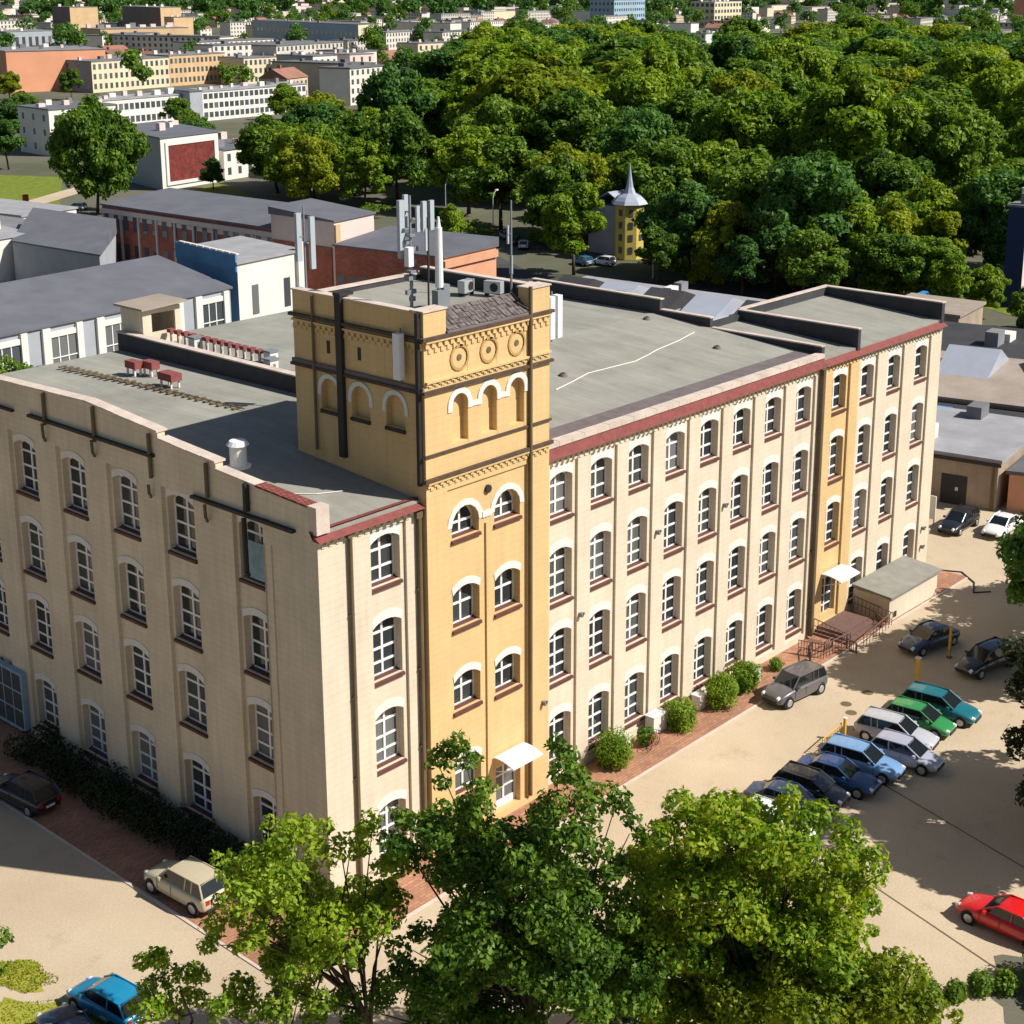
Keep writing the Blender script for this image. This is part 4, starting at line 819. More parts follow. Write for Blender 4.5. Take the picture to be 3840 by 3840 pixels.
# ------------------------------------------------------------ background buildings
def bg(name, label, cat, A, aR, LR, aL, LL, h, wall, roof, wr=None, wl=None, roofp='flat', group=None, wallL=None, win=(1.1, 1.6), eave=.25, z0=0):
    """block with near corner A, right face along aR, left face along aL (degrees); wr / wl = (columns, rows) of windows"""
    A = Vector((A[0], A[1], 0)); r_ = Vector((math.cos(R(aR)), math.sin(R(aR)), 0)); l_ = Vector((math.cos(R(aL)), math.sin(R(aL)), 0))
    t = thing(name, tuple(A), label, cat, group); O = tuple(A); P = [A, A+r_*LR, A+r_*LR+l_*LL, A+l_*LL]
    b = MB(); b.prism([(p.x, p.y) for p in P], z0-.05, h, 0); wm = M[wall] if isinstance(wall, str) else wall
    b.build('wall', wm, t, O)
    if wallL:
        b = MB(); n = r_*-.05; b.poly([tuple(P[0]+n+Vector((0, 0, z0))), tuple(P[0]+n+Vector((0, 0, h))), tuple(P[3]+n+Vector((0, 0, h))), tuple(P[3]+n+Vector((0, 0, z0)))]); b.build('side_wall', wallL, t, O)
    rm = M[roof] if isinstance(roof, str) else roof
    b = MB(); e = eave; Q = [P[0]-r_*e-l_*e, P[1]+r_*e-l_*e, P[2]+r_*e+l_*e, P[3]-r_*e+l_*e]
    if roofp == 'flat': b.prism([(p.x, p.y) for p in Q], h, h+.3)
    elif roofp == 'gable':   # ridge parallel to the right face
        rh = LL*.22; m0, m1 = (Q[0]+Q[3])/2, (Q[1]+Q[2])/2
        v = [Q[0], Q[1], Q[2], Q[3]]; z = Vector((0, 0, h)); zz = Vector((0, 0, h+rh))
        b.poly([tuple(Q[0]+z), tuple(Q[1]+z), tuple(m1+zz), tuple(m0+zz)]); b.poly([tuple(Q[2]+z), tuple(Q[3]+z), tuple(m0+zz), tuple(m1+zz)])
        b.poly([tuple(Q[3]+z), tuple(Q[0]+z), tuple(m0+zz)]); b.poly([tuple(Q[1]+z), tuple(Q[2]+z), tuple(m1+zz)]); b.poly([tuple(p+z) for p in reversed(Q)])
    elif roofp == 'gableL':  # ridge parallel to the left face
        rh = LR*.2; m0, m1 = (Q[0]+Q[1])/2, (Q[3]+Q[2])/2; z = Vector((0, 0, h)); zz = Vector((0, 0, h+rh))
        b.poly([tuple(Q[1]+z), tuple(Q[2]+z), tuple(m1+zz), tuple(m0+zz)]); b.poly([tuple(Q[3]+z), tuple(Q[0]+z), tuple(m0+zz), tuple(m1+zz)])
        b.poly([tuple(Q[0]+z), tuple(Q[1]+z), tuple(m0+zz)]); b.poly([tuple(Q[2]+z), tuple(Q[3]+z), tuple(m1+zz)]); b.poly([tuple(p+z) for p in reversed(Q)])
    elif roofp[0] == 'mono':  # slopes up away from the left face / right face
        dz = roofp[1]; z = Vector((0, 0, h)); rise = {'L': (0, dz, dz, 0), 'R': (0, 0, dz, dz)}[roofp[2]]
        T = [tuple(Q[i]+z+Vector((0, 0, rise[i]+.22))) for i in range(4)]; b.poly(T); B = [tuple(Q[i]+z) for i in range(4)]; b.poly(list(reversed(B)))
        for i in range(4): b.poly([B[i], B[(i+1) % 4], T[(i+1) % 4], T[i]])
    ro = b.build('roof', rm, t, O)
    if roofp == 'flat' and LR > 12:
        rg = random.Random(int(A.x*7+A.y)); k = min(9, int(LR/7)+2)
        for i in range(k):
            p = r_*LR*(i+rg.uniform(.2, .8))/k+l_*LL*rg.uniform(.2, .8); cb = MB(); w_ = rg.uniform(.5, 1.3)*(1 if LR < 60 else 1.8); hh = rg.uniform(.8, 1.8)*(1 if LR < 60 else 1.6)
            cb.box(-w_, -w_*.6, 0, w_, w_*.6, hh); c_ = cb.build('chimney', rg.choice([P_['white'], P_['pink'], M['farroof']]), t); c_.location = (p.x, p.y, h+.3); c_.rotation_euler = (0, 0, R(aR)); c_.parent = ro if ro.location.length < .001 else t
    nW = 0
    for (w_, dirv, L, nrm) in ((wr, r_, LR, -l_), (wl, l_, LL, -r_)):
        if not w_: continue
        nc, nr = w_; wm_ = None
        nn = Vector((dirv.y, -dirv.x, 0)); nn = nn if nn.dot(nrm) > 0 else -nn
        for i in range(nc):
            for j in range(nr):
                if wm_ is None:
                    bb = MB(); ww, hh = win; bb.box(-ww/2, -.06, 0, ww/2, .02, hh, 0); o = bb.build('window', M['window'], t)
                    f = MB(); f.box(-.05, -.10, 0, .05, -.061, hh, 0); f.box(-ww/2-.1, -.12, -.14, ww/2+.1, -.061, 0, 0)
                    wm_ = o
                else: o = wm_.copy(); COL.objects.link(o); o.parent = t
                p = dirv*(L*(i+.5)/nc)+nn*.001; o.location = (p.x, p.y, z0+(h-z0)*(j+.35)/(nr+.15)); o.rotation_euler = (0, 0, math.atan2(dirv.y, dirv.x) if nn.dot(Vector((dirv.y, -dirv.x, 0))) > 0 else math.atan2(-dirv.y, -dirv.x))
                nW += 1
    return t
def pm(name, c, **k): return mat(name, c, bump=0, **k)
P_ = dict(orange=pm('orange_wall', (.72, .34, .20), var=.15, scale=.1), ochre=pm('ochre_brick', (.60, .42, .24), var=.2, scale=.15), cream=pm('pale_wall', (.70, .60, .42), var=.15, scale=.1), white=pm('white_wall', (.74, .71, .66), var=.12, scale=.15),
          bluegrey=pm('blue_grey_wall', (.30, .42, .52), var=.15, scale=.03), brown=pm('shade_brown_wall', (.20, .15, .14), var=.2, scale=.1), pink=pm('pink_wall', (.68, .55, .50), var=.12, scale=.3), tan=pm('tan_wall', (.42, .33, .25), var=.25, scale=.4, streak=.2),
          salmon=pm('salmon_wall', (.66, .33, .20), var=.2, scale=.4), blue=pm('blue_panel', (.10, .25, .43), var=.2, scale=.3), greyblue=pm('grey_blue_wall', (.36, .38, .42), var=.15, scale=.3), lightgrey=pm('light_roof', (.33, .33, .35), var=.25, scale=.3), navy=pm('navy_shade_wall', (.02, .035, .10), var=.2),
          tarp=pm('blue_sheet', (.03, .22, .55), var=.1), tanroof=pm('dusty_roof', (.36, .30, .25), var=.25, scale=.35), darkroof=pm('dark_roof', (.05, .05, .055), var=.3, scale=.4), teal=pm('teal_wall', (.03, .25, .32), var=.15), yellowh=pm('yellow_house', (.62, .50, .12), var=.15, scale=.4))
P_['shadegrey'] = pm('shade_grey_wall', (.30, .34, .37), var=.12, scale=.1)  # left walls of pale blocks, their shade put into the colour
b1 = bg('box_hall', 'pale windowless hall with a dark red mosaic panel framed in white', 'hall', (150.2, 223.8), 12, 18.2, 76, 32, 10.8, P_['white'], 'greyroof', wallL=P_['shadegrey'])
rd = Vector((math.cos(R(12)), math.sin(R(12)), 0)); nd = Vector((rd.y, -rd.x, 0))
def panel(t, A, rd, nd, s0, s1, z0, z1, th, m, name): 
    b = MB(); A = Vector((A[0], A[1], 0)); p = [A+rd*s0+nd*th[0], A+rd*s1+nd*th[0], A+rd*s1+nd*th[1], A+rd*s0+nd*th[1]]; b.prism([(q.x, q.y) for q in p], z0, z1); return b.build(name, m, t, tuple(A))
panel(b1, (150.2, 223.8), rd, nd, 2, 16.6, 1.6, 9.2, (.02, .12), mat('mosaic', (.22, .045, .035), var=.6, scale=.9, col2=(.10, .018, .02), fine=.4, bscale=3), 'mosaic_panel')
for s0, s1, z0, z1 in ((1.2, 2, .9, 9.9), (16.6, 17.4, .9, 9.9), (2, 16.6, 9.2, 9.9), (2, 16.6, .9, 1.6)): panel(b1, (150.2, 223.8), rd, nd, s0, s1, z0, z1, (.02, .3), M['white'], 'panel_frame')
bg('low_wing', 'low white wing right of the hall with the red panel', 'building', (170, 228.5), 12, 14, 80, 24, 6.5, P_['white'], 'greyroof', (4, 2))
bg('school_block', 'long white two storey school with bands of windows, left half', 'school', (226, 361), 8, 33, 80, 14, 8.4, P_['white'], P_['lightgrey'], (15, 2), win=(1.6, 1.9))
bg('school_block', 'long white three storey school with bands of windows, right half', 'school', (262, 361.5), 8, 52, 80, 14, 9.2, P_['white'], P_['lightgrey'], (22, 3), win=(1.7, 1.7))
bg('school_stair', 'plain grey stair tower joining the two halves of the white school', 'stair tower', (258, 360), 8, 5.5, 80, 15, 9.6, P_['greyblue'], 'greyroof')
bg('flats_end', 'blue shaded flats with a white sunlit side at the left edge', 'building', (172.5, 302.7), 8, 22, 84, 18, 11.6, P_['white'], 'greyroof', (5, 3), (3, 3))
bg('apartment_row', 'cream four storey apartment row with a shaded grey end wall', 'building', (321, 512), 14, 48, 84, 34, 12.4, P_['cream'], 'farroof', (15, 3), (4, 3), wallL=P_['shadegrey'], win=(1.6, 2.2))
bg('apartment_row', 'warm ochre middle house of the far apartment row', 'building', (367.8, 523.7), 12, 37, 84, 20, 13.0, P_['ochre'], 'farroof', (13, 3), win=(1.5, 2.1))
bg('apartment_row', 'lower cream right house of the far apartment row', 'building', (394, 505), 8, 27, 84, 20, 11.5, P_['cream'], 'farroof', (9, 3), win=(1.5, 2.1))
bg('white_block', 'white apartment block with few small windows right of the cream row', 'building', (410, 477), 4, 15, 88, 26, 12.6, P_['white'], 'farroof', (4, 3), wallL=P_['shadegrey'], win=(1.4, 1.8))
bg('white_block', 'narrow pinkish white block beside the white apartment block', 'building', (428, 473), 6, 16, 88, 24, 12.8, P_['pink'], 'farroof', (3, 3), win=(1.3, 2.2))
bg('orange_block', 'big blank salmon orange wall at the left edge', 'building', (299, 540), -14, 42, 72, 45, 16.6, P_['orange'], 'farroof')
bg('ochre_factory', 'long ochre brick factory wing behind the orange wall', 'factory', (525, 815), -8, 62, 75, 40, 17, P_['ochre'], 'farroof')
bg('ochre_tower', 'square ochre brick tower of the far factory, left of the taller dark one', 'tower', (545, 880), 5, 23, 78, 34, 30, P_['ochre'], 'farroof', wallL=P_['brown'])  # brown left face is ochre brick with its shade painted in
bg('ochre_turret', 'small ochre turret between the two far brick towers', 'tower', (598, 838), 5, 17, 78, 16, 23, P_['ochre'], 'farroof')
bg('factory_annex', 'grey shaded factory wing with tall windows left of the ochre tower', 'factory', (497, 880), 5, 46, 78, 40, 15, P_['greyblue'], 'farroof', (9, 1), win=(2.4, 7))
bg('dark_tower', 'tall tower block, shade painted dark brown on its left face, with a narrow sunlit cream side', 'tower', (616, 878), 14, 22, 68, 125, 29, P_['ochre'], 'farroof', wallL=P_['brown'])  # left face coloured dark for its shade, right side keeps the lit ochre
bg('blue_block', 'long slab building, shade painted blue grey on its left face, with a light roof', 'building', (640, 700), 22, 34, 72, 190, 19, P_['cream'], 'farroof', None, (24, 2), wallL=P_['bluegrey'], win=(2.2, 2.4))  # blue grey on the left wall is shade put into the colour
bg('stone_block', 'pale stone block half hidden by the wood', 'building', (542, 546), 4, 40, 80, 20, 13, P_['cream'], 'farroof', (9, 3), win=(1.7, 2.2))
bg('office_block', 'big blue grey office block at the top edge above the wood', 'office', (1160, 905), 14, 75, 75, 40, 30, P_['bluegrey'], 'farroof', (14, 5), (6, 5), win=(3, 2.6))
bg('office_block', 'white framed office block with dark windows beside the big blue grey one', 'office', (1350, 920), 10, 70, 75, 40, 27, P_['cream'], P_['lightgrey'], (9, 4), (5, 4), win=(5, 3.4))
bg('teal_hall', 'low teal coloured hall beyond the rear of the wood', 'hall', (860, 590), 6, 60, 80, 25, 9, P_['teal'], P_['lightgrey'])
bg('long_block', 'long grey roofed block beyond the rear of the wood on the right', 'building', (905, 510), 4, 85, 80, 22, 11, P_['greyblue'], P_['lightgrey'], (16, 2), win=(2, 2.6))
bg('red_white_tower', 'slim red and white striped tower block at the top right', 'tower block', (1290, 545), 4, 9, 80, 16, 40, P_['white'], 'farroof', (3, 9), None, wallL=P_['salmon'])
bg('cream_tower', 'small cream tower house rising from the trees at the top right', 'tower', (760, 345), 4, 9, 80, 9, 20, P_['cream'], 'farroof', (2, 4))
bg('blue_hall', 'bright blue hall behind the left end of the wood', 'hall', (690, 650), 6, 30, 80, 30, 12, P_['blue'], P_['lightgrey'])
# close neighbours behind the factory
h_ = bg('long_hall', 'long grey roofed hall with white pillared wall behind the factory', 'hall', (0, 89.4), 6, 70, 92, 13.5, 6.7, P_['greyblue'], 'greyroof', None, roofp=('mono', 2.3, 'R'))
r6 = Vector((math.cos(R(6)), math.sin(R(6)), 0)); n6 = Vector((r6.y, -r6.x, 0))
for i in range(8):
    s0 = 14.6+i*7.1
    for a, b2 in ((s0, s0+1.0), (s0+4.4, s0+5.2)): panel(h_, (0, 89.4), r6, n6, a, b2, 0, 6.6, (.0, .35), M['white'], 'pillar')
    w_ = panel(h_, (0, 89.4), r6, n6, s0+1.0, s0+4.4, 1.0, 5.5, (.0, .06), M['window'], 'window')
    for k in range(1, 3): b = panel(h_, (0, 89.4), r6, n6, s0+1.0+k*1.13-.06, s0+1.0+k*1.13+.06, 1.0, 5.5, (.07, .12), M['frame'], 'window_bar')
    b = panel(h_, (0, 89.4), r6, n6, s0+1.0, s0+4.4, 3.2, 3.32, (.13, .17), M['frame'], 'window_bar')
    panel(h_, (0, 89.4), r6, n6, s0+1.0, s0+4.4, 5.5, 6.1, (.0, .2), M['white'], 'fascia')
bb2 = bg('blue_sided_hall', 'tall white gabled block with dark blue side panels beside the long hall', 'hall', (71.3, 97.3), 8, 11.3, 84, 14, 9.3, P_['white'], P_['lightgrey'], (2, 1), wallL=P_['blue'], win=(1.1, 3.6))
panel(bb2, (71.3, 97.3), Vector((math.cos(R(8)), math.sin(R(8)), 0)), Vector((math.sin(R(8)), -math.cos(R(8)), 0)), 10.2, 11.2, 0, 10.6, (0, .5), M['white'], 'pier')
panel(bb2, (71.3, 97.3), Vector((math.cos(R(84)), math.sin(R(84)), 0)), Vector((-1, 0, 0)), 0, 14, 8.4, 10.4, (0, .25), P_['blue'], 'parapet')
for k in range(9):
    b = MB(); b.box(-.12, k*1.5-.05, 10.45+.0, .3, k*1.5+1.3, 10.6); o = b.build('coping', M['white'], bb2); o.rotation_euler = (0, 0, R(-6))
panelband = 1
b3 = bg('brick_hall', 'long dark red brick hall with two rows of arched windows', 'hall', (91.9, 115.3), 12, 15, 92, 39.5, 9.3, M['brick'], 'greyroof', None, (17, 2), roofp=('mono', .7, 'L'), win=(1.1, 2.3))
for k in range(10): panel(b3, (91.9, 115.3), Vector((math.cos(R(92)), math.sin(R(92)), 0)), Vector((-1, 0, 0)), .2+k*4.3, .55+k*4.3, 0, 8.7, (.0, .25), P_['pink'], 'pilaster')
panel(b3, (91.9, 115.3), Vector((math.cos(R(92)), math.sin(R(92)), 0)), Vector((-1, 0, 0)), 0, 39.4, 7.5, 8.1, (.0, .055), P_['pink'], 'frieze')
panel(b3, (91.9, 115.3), Vector((math.cos(R(92)), math.sin(R(92)), 0)), Vector((-1, 0, 0)), 0, 39.4, 8.2, 8.9, (.0, .35), P_['pink'], 'cornice')
b4 = bg('pink_block', 'taller block with a pale pink sunlit gable between the brick halls', 'building', (91.3, 102.6), 12, 9, 92, 12.3, 11.6, P_['pink'], 'greyroof', None, None, roofp=('mono', .8, 'R'))
panel(b4, (91.3, 102.6), Vector((math.cos(R(92)), math.sin(R(92)), 0)), Vector((-1, 0, 0)), 0.4, 12, 0, 8.2, (.0, .2), M['brick'], 'brick_front')
panel(b4, (91.3, 102.6), Vector((math.cos(R(12)), math.sin(R(12)), 0)), Vector((math.sin(R(12)), -math.cos(R(12)), 0)), 0, 1.0, 0, 11.2, (.0, .3), P_['ochre'], 'pilaster')
b5 = bg('brick_hall', 'lower brick hall with arched windows and a sunlit salmon end wall', 'hall', (93.4, 84.8), 6, 11, 98, 17.5, 8.6, P_['salmon'], 'greyroof', (3, 1), (9, 1), roofp=('mono', 1.0, 'L'), wallL=M['brick'], win=(1.1, 2.3))
panel(b5, (93.4, 84.8), Vector((math.cos(R(6)), math.sin(R(6)), 0)), Vector((math.sin(R(6)), -math.cos(R(6)), 0)), 0, 11, 7.3, 8.2, (.0, .35), P_['salmon'], 'cornice')
bg('grey_shed', 'low grey roofed shed with a shaded blue-grey wall left of the brick hall', 'shed', (75.5, 133), 50, 20, 94, 20, 5.8, P_['greyblue'], 'greyroof', None, roofp=('mono', 2.0, 'L'))
bg('white_house', 'white house with one small window at the left edge', 'house', (78, 155), 190, 14, 84, 14, 6.2, P_['white'], P_['lightgrey'], (3, 2), win=(1.0, 1.5))
bg('white_house', 'low pale outbuilding with a flat roof at the left edge', 'outbuilding', (80, 165), 10, 10, 94, 22, 5, P_['pink'], 'farroof', (3, 1))
bg('long_shed', 'low long shed with white roof edge under the grass strip', 'shed', (95, 186), 10, 12, 98, 26, 4, P_['white'], P_['lightgrey'], (4, 1))
# right foreground sheds
d_ = bg('tan_garage', 'tan garage with a black gate and grey slab roof behind the white car', 'garage', (72.6, 2.0), 8, 13, 100, 13, 4.1, P_['tan'], P_['lightgrey'], eave=.35)
l1 = Vector((math.cos(R(100)), math.sin(R(100)), 0)); n1 = Vector((-l1.y, l1.x, 0))
g = panel(d_, (72.6, 2.0), l1, n1, 2.4, 4.5, 0, 2.5, (.0, .05), M['dark'], 'gate')
b = MB(); b.box(-.12, -.02, 0, .12, .02, .3); o = b.build('notice', M['white'], g); o.location = (l1*3.2+n1*.08+Vector((0, 0, 1.2))); o.rotation_euler = (0, 0, R(100))
panel(d_, (72.6, 2.0), l1, n1, .2, .45, 0, 3.9, (.0, .12), M['olive'], 'downspout'); panel(d_, (72.6, 2.0), l1, n1, -.3, 13, 3.8, 4.08, (.36, .46), M['dark'], 'gutter')
bg('brick_lean_to', 'low salmon brick lean-to right of the tan garage', 'lean-to', (73.4, 1.4), 8, 12, -70, 9, 3.1, P_['salmon'], 'farroof', None, (2, 1), win=(.8, .5))
s1 = bg('dark_shed', 'dark roofed shed with a bright blue sheet on its roof', 'shed', (84.6, -4), 8, 8, 103, 34, 3.6, P_['tan'], P_['darkroof'])
panel(s1, (84.6, -4), l1, n1, 16.2, 19.2, 3.95, 3.99, (-4.4, -1.2), P_['tarp'], 'blue_sheet')
b = MB(); b.slab([(1.5, 6, 4.0), (5.8, 7, 4.0), (5.2, 9.6, 5.3), (1.9, 9.0, 5.3)], .15); b.build('dormer', P_['tanroof'], s1)
b = MB(); b.tube((2.4, 9.4, 5.4), (5.4, 5.6, 4.4), .22, .22, 6); b.build('vent_pipe', M['white'], s1)
s2 = bg('tan_hall', 'wide hall with a dusty tan roof and two pale glazed skylights', 'hall', (92.8, -8), 8, 13, 103, 46, 4.2, P_['tan'], P_['tanroof'], roofp=('mono', 1.2, 'L'))
def skylight(t, A, l, r, s, d, L, W, z, h, m, name='skylight'):
    p = Vector((0, 0, 0))+l*s+r*d; b = MB(); c = [p, p+r*W, p+r*W+l*L, p+l*L]; m0, m1 = p+r*W*.5, p+r*W*.5+l*L; up_ = Vector((0, 0, h)); zz = Vector((0, 0, z))
    b.poly([tuple(c[0]+zz), tuple(c[3]+zz), tuple(m1+up_+zz), tuple(m0+up_+zz)]); b.poly([tuple(c[1]+zz), tuple(m0+up_+zz), tuple(m1+up_+zz), tuple(c[2]+zz)])
    b.poly([tuple(c[0]+zz), tuple(m0+up_+zz), tuple(c[1]+zz)]); b.poly([tuple(c[3]+zz), tuple(c[2]+zz), tuple(m1+up_+zz)]); return b.build(name, m, t)
r8 = Vector((math.cos(R(8)), math.sin(R(8)), 0)); l13 = Vector((math.cos(R(103)), math.sin(R(103)), 0))
P_['skyglass'] = pm('white_glazing', (.38, .41, .48), var=.1, rough=.3)
skylight(s2, None, l13, r8, 21, 6, 5, 8, 4.9, 2.2, P_['skyglass']); skylight(s2, None, l13, r8, 14.5, 9, 4, 6, 5.2, 1.6, P_['skyglass'])
bg('dark_hall', 'long dark roof behind the tan hall', 'hall', (108, -8), 8, 14, 103, 44, 5.0, P_['tan'], P_['darkroof'])
k1 = bg('skylight_hall', 'low workshop with a pale roof and a row of glazed gables behind the factory', 'workshop', (88.5, 34), 8, 15, 94, 32, 7.0, P_['pink'], P_['lightgrey'])
for i in range(5): skylight(k1, None, Vector((math.cos(R(94)), math.sin(R(94)), 0)), r8, 1.5+i*6, 1.2, 4.4, 10.5, 7.3, 1.7, P_['skyglass'] if i % 2 else P_['darkroof'])
bg('dark_annex', 'dark flat roofed annex between the factory wing and the workshop', 'annex', (70, 32), 8, 16, 94, 30, 5.2, P_['tan'], P_['darkroof'])
bg('tan_outbuilding', 'small tan outbuilding beyond the end of the factory', 'outbuilding', (122, 30), 8, 9, 94, 9, 4.2, P_['tan'], P_['tanroof'], None, (2, 1))
bg('blue_kiosk', 'little kiosk with a blue roof under the trees', 'kiosk', (134.5, 37.5), 8, 5, 94, 5, 2.8, P_['tan'], P_['tarp'])
bg('navy_house', 'tall narrow house with a navy shaded side at the right edge', 'house', (151.4, 35.7), 8, 16, 98, 2.4, 13.2, P_['pink'], 'farroof', (4, 4), None, wallL=P_['navy'])  # navy of the left wall is painted shade
# the house with the spire
yh = thing('spire_house', (148.5, 98.5, 0), 'narrow yellow house with a grey onion roof and a pointed spire', 'house')
b = MB(); b.prism([(148.5+2.6*math.cos(R(22.5+45*i)), 98.5+2.6*math.sin(R(22.5+45*i))) for i in range(8)], 0, 10.2); b.build('wall', P_['yellowh'], yh, (148.5, 98.5, 0))
b = MB(); b.box(149.0, 99.5, 0, 154, 108, 9.2); b.build('wall', P_['greyblue'], yh, (148.5, 98.5, 0))
b = MB(); pf = [(3.3, 10.2), (2.9, 10.8), (2.2, 11.5), (1.1, 12.1), (.65, 13.2), (.35, 15.0), (.02, 17.6)]; nn_ = 8
for (r0, z0), (r1_, z1) in zip(pf, pf[1:]):
    for i in range(nn_):
        t0, t1 = R(22.5+45*i), R(67.5+45*i); b.poly([(r0*math.cos(t0), r0*math.sin(t0), z0), (r0*math.cos(t1), r0*math.sin(t1), z0), (r1_*math.cos(t1), r1_*math.sin(t1), z1), (r1_*math.cos(t0), r1_*math.sin(t0), z1)])
M['zinc'] = mat('zinc', (.42, .46, .55), rough=.45, var=.15, scale=.8, metal=.2)
b.build('spire', M['zinc'], yh)
b = MB(); b.slab([(.3, .8, 9.3), (5.8, .8, 9.3), (5.8, 5, 11.8), (.3, 5, 11.8)], .2); b.slab([(.3, 9.8, 9.3), (5.8, 9.8, 9.3), (5.8, 5.05, 11.8), (.3, 5.05, 11.8)], .2); b.build('roof', M['zinc'], yh)
for i in (4, 5, 6):
    for j in range(4):
        t = R(45*i); b = MB(); b.box(-.36, -.05, 0, .36, .05, 1.2); o = b.build('window', M['window'], yh); q = Vector((math.cos(t), math.sin(t), 0))*2.43; o.location = (q.x, q.y, 1.2+j*2.3); o.rotation_euler = (0, 0, t+math.pi/2)
yh.scale = (.9, .9, .84)
# lawns in the distance
def lawn(name, pts, m=None, z=.0): sheet(name, pts, z, m or M['grass'])
lawn('lawn', [(100, 222), (118, 212), (150, 262), (141, 280), (126, 268)], z=-.03); lawn('lawn', [(146, 205), (156, 200), (166, 224), (150, 222)], z=-.03)
lawn('lawn', [(146, 34), (158, 33), (162, 44), (152, 46)], z=-.03); lawn('lawn', [(148, 86), (156, 84), (160, 96), (150, 98)], z=-.03)
lawn('park_road', [(58, 24), (120, 10), (150, 60), (128, 100), (150, 140), (90, 86), (60, 60)], M['asphalt'], -.04)
lawn('footpath', [(96, 214), (100, 210), (152, 244), (150, 249)], M['lot'], -.015)
b = MB(); b.box(-.5, -.3, 0, .5, .3, 2.6); o = b.build('post_box', pm('red_paint', (.55, .07, .03), var=.1)); o.location = (117, 222, 0); tag(o, 'small orange red pillar on the far lawn', 'pillar')

# the town beyond: houses one can count, then one mass
rc = random.Random(21); HK = []
def house(kind, roofm, wallm, w_, d_, h, gable):
    t = thing('town_house', (0, 0, 0), 'pale house in the town beyond the wood', 'house', 'houses of the town'); b = MB(); b.box(-w_/2, -d_/2, -.05, w_/2, d_/2, h); b.build('wall', M[wallm], t); b = MB()
    if gable:
        e = .4; rh = d_*.3; b.poly([(-w_/2-e, -d_/2-e, h), (w_/2+e, -d_/2-e, h), (w_/2+e, 0, h+rh), (-w_/2-e, 0, h+rh)]); b.poly([(w_/2+e, d_/2+e, h), (-w_/2-e, d_/2+e, h), (-w_/2-e, 0, h+rh), (w_/2+e, 0, h+rh)])
        b.poly([(-w_/2-e, d_/2+e, h), (-w_/2-e, -d_/2-e, h), (-w_/2-e, 0, h+rh)]); b.poly([(w_/2+e, -d_/2-e, h), (w_/2+e, d_/2+e, h), (w_/2+e, 0, h+rh)]); b.box(-w_*.2, -.6, h+rh*.5, -w_*.2+1.2, .6, h+rh+1.3)
    else: b.box(-w_/2-.3, -d_/2-.3, h, w_/2+.3, d_/2+.3, h+.5); b.box(-w_*.3, -1, h+.5, -w_*.3+2.5, 1.5, h+1.8); b.box(w_*.25, -1, h+.5, w_*.25+1.5, .5, h+1.5)
    b.build('roof', M[roofm], t)
    nw = max(3, int(w_/3.6)); nf = max(2, int(h/3)); wo = None
    for i in range(nw):
        for j in range(nf):
            if wo is None: b = MB(); b.box(-.75, -.08, 0, .75, 0.02, 1.8); wo = b.build('window', M['window'], t); o = wo
            else: o = wo.copy(); COL.objects.link(o)
            o.location = (-w_/2+w_*(i+.5)/nw, -d_/2, .9+j*h/nf)
    return t
for a in (('farred', 'farwall', 14, 11, 7, True), ('farroof', 'farwall', 26, 13, 13, False), ('farroof', 'farwall2', 44, 14, 12, False), ('farred', 'farwall2', 18, 12, 8, True), ('farroof', 'farwall', 60, 13, 16, False), ('farroof', 'farwall', 12, 10, 6, True)):
    t = house(0, *a[:2], a[2], a[3], a[4], a[5]); HK.append((t, a))
HL = ['small red roofed house in the town beyond the wood', 'flat roofed pale block in the town beyond the wood', 'long warm coloured block in the town beyond the wood', 'red roofed ochre house in the town beyond the wood', 'very long pale slab block in the town beyond the wood', 'little grey roofed house in the town beyond the wood']
placed = []; used = [0]*6
KEEP = [(1200, 925, 90), (1385, 940, 80), (890, 600, 50), (945, 520, 60), (1290, 545, 25), (705, 665, 35), (299, 540, 70), (321, 512, 75), (380, 515, 50), (410, 490, 45), (525, 860, 110), (616, 900, 130), (650, 780, 130), (226, 361, 60), (275, 368, 60), (542, 546, 45), (172, 303, 30), (150, 224, 35)]
tries = 0
while len(placed) < 290 and tries < 16000:
    tries += 1; az = R(rc.uniform(26, 70)); d = 520*math.exp(rc.uniform(0, 1.45)) ; x, y = -40+d*math.sin(az), -47+d*math.cos(az)
    u, v, zc = vis(x, y, 8)
    if not (-40 < u < 1970) or v > 175 or v < -20: continue
    if inpoly(x, y, WOOD) or any(math.hypot(x-a, y-b_) < r_ for a, b_, r_ in KEEP): continue
    sep = 24 if d < 1000 else 34
    if any(math.hypot(x-a, y-b_) < sep for a, b_ in placed): continue
    if u < 420 and d < 640: continue
    if u < 720 and d < 560: continue
    placed.append((x, y)); k = rc.choices(range(6), [3, 3, 2.4, 2, 1.6, 2])[0]; rz = R(rc.choice([8, 14, 98, 20, -76, 12])+rc.uniform(-5, 5))
    if not used[k]: t = HK[k][0]; t.location = (x, y, 0); t.rotation_euler = (0, 0, rz); used[k] = 1
    else: t = dup(HK[k][0], (x, y, 0), rz)
    t['label'] = HL[k].replace(' in the town', '')+', '+('far left' if u < 250 else 'left part' if u < 650 else 'above the tower' if u < 1000 else 'right part' if u < 1400 else 'far right')+(', close' if d < 900 else ', further out' if d < 1400 else ', near the horizon'); t['group'] = 'houses of the town beyond the wood'
print('TOWN', len(placed))
for k in range(6):
    if not used[k]: 
        for c in list(HK[k][0].children): bpy.data.objects.remove(c)
        bpy.data.objects.remove(HK[k][0])
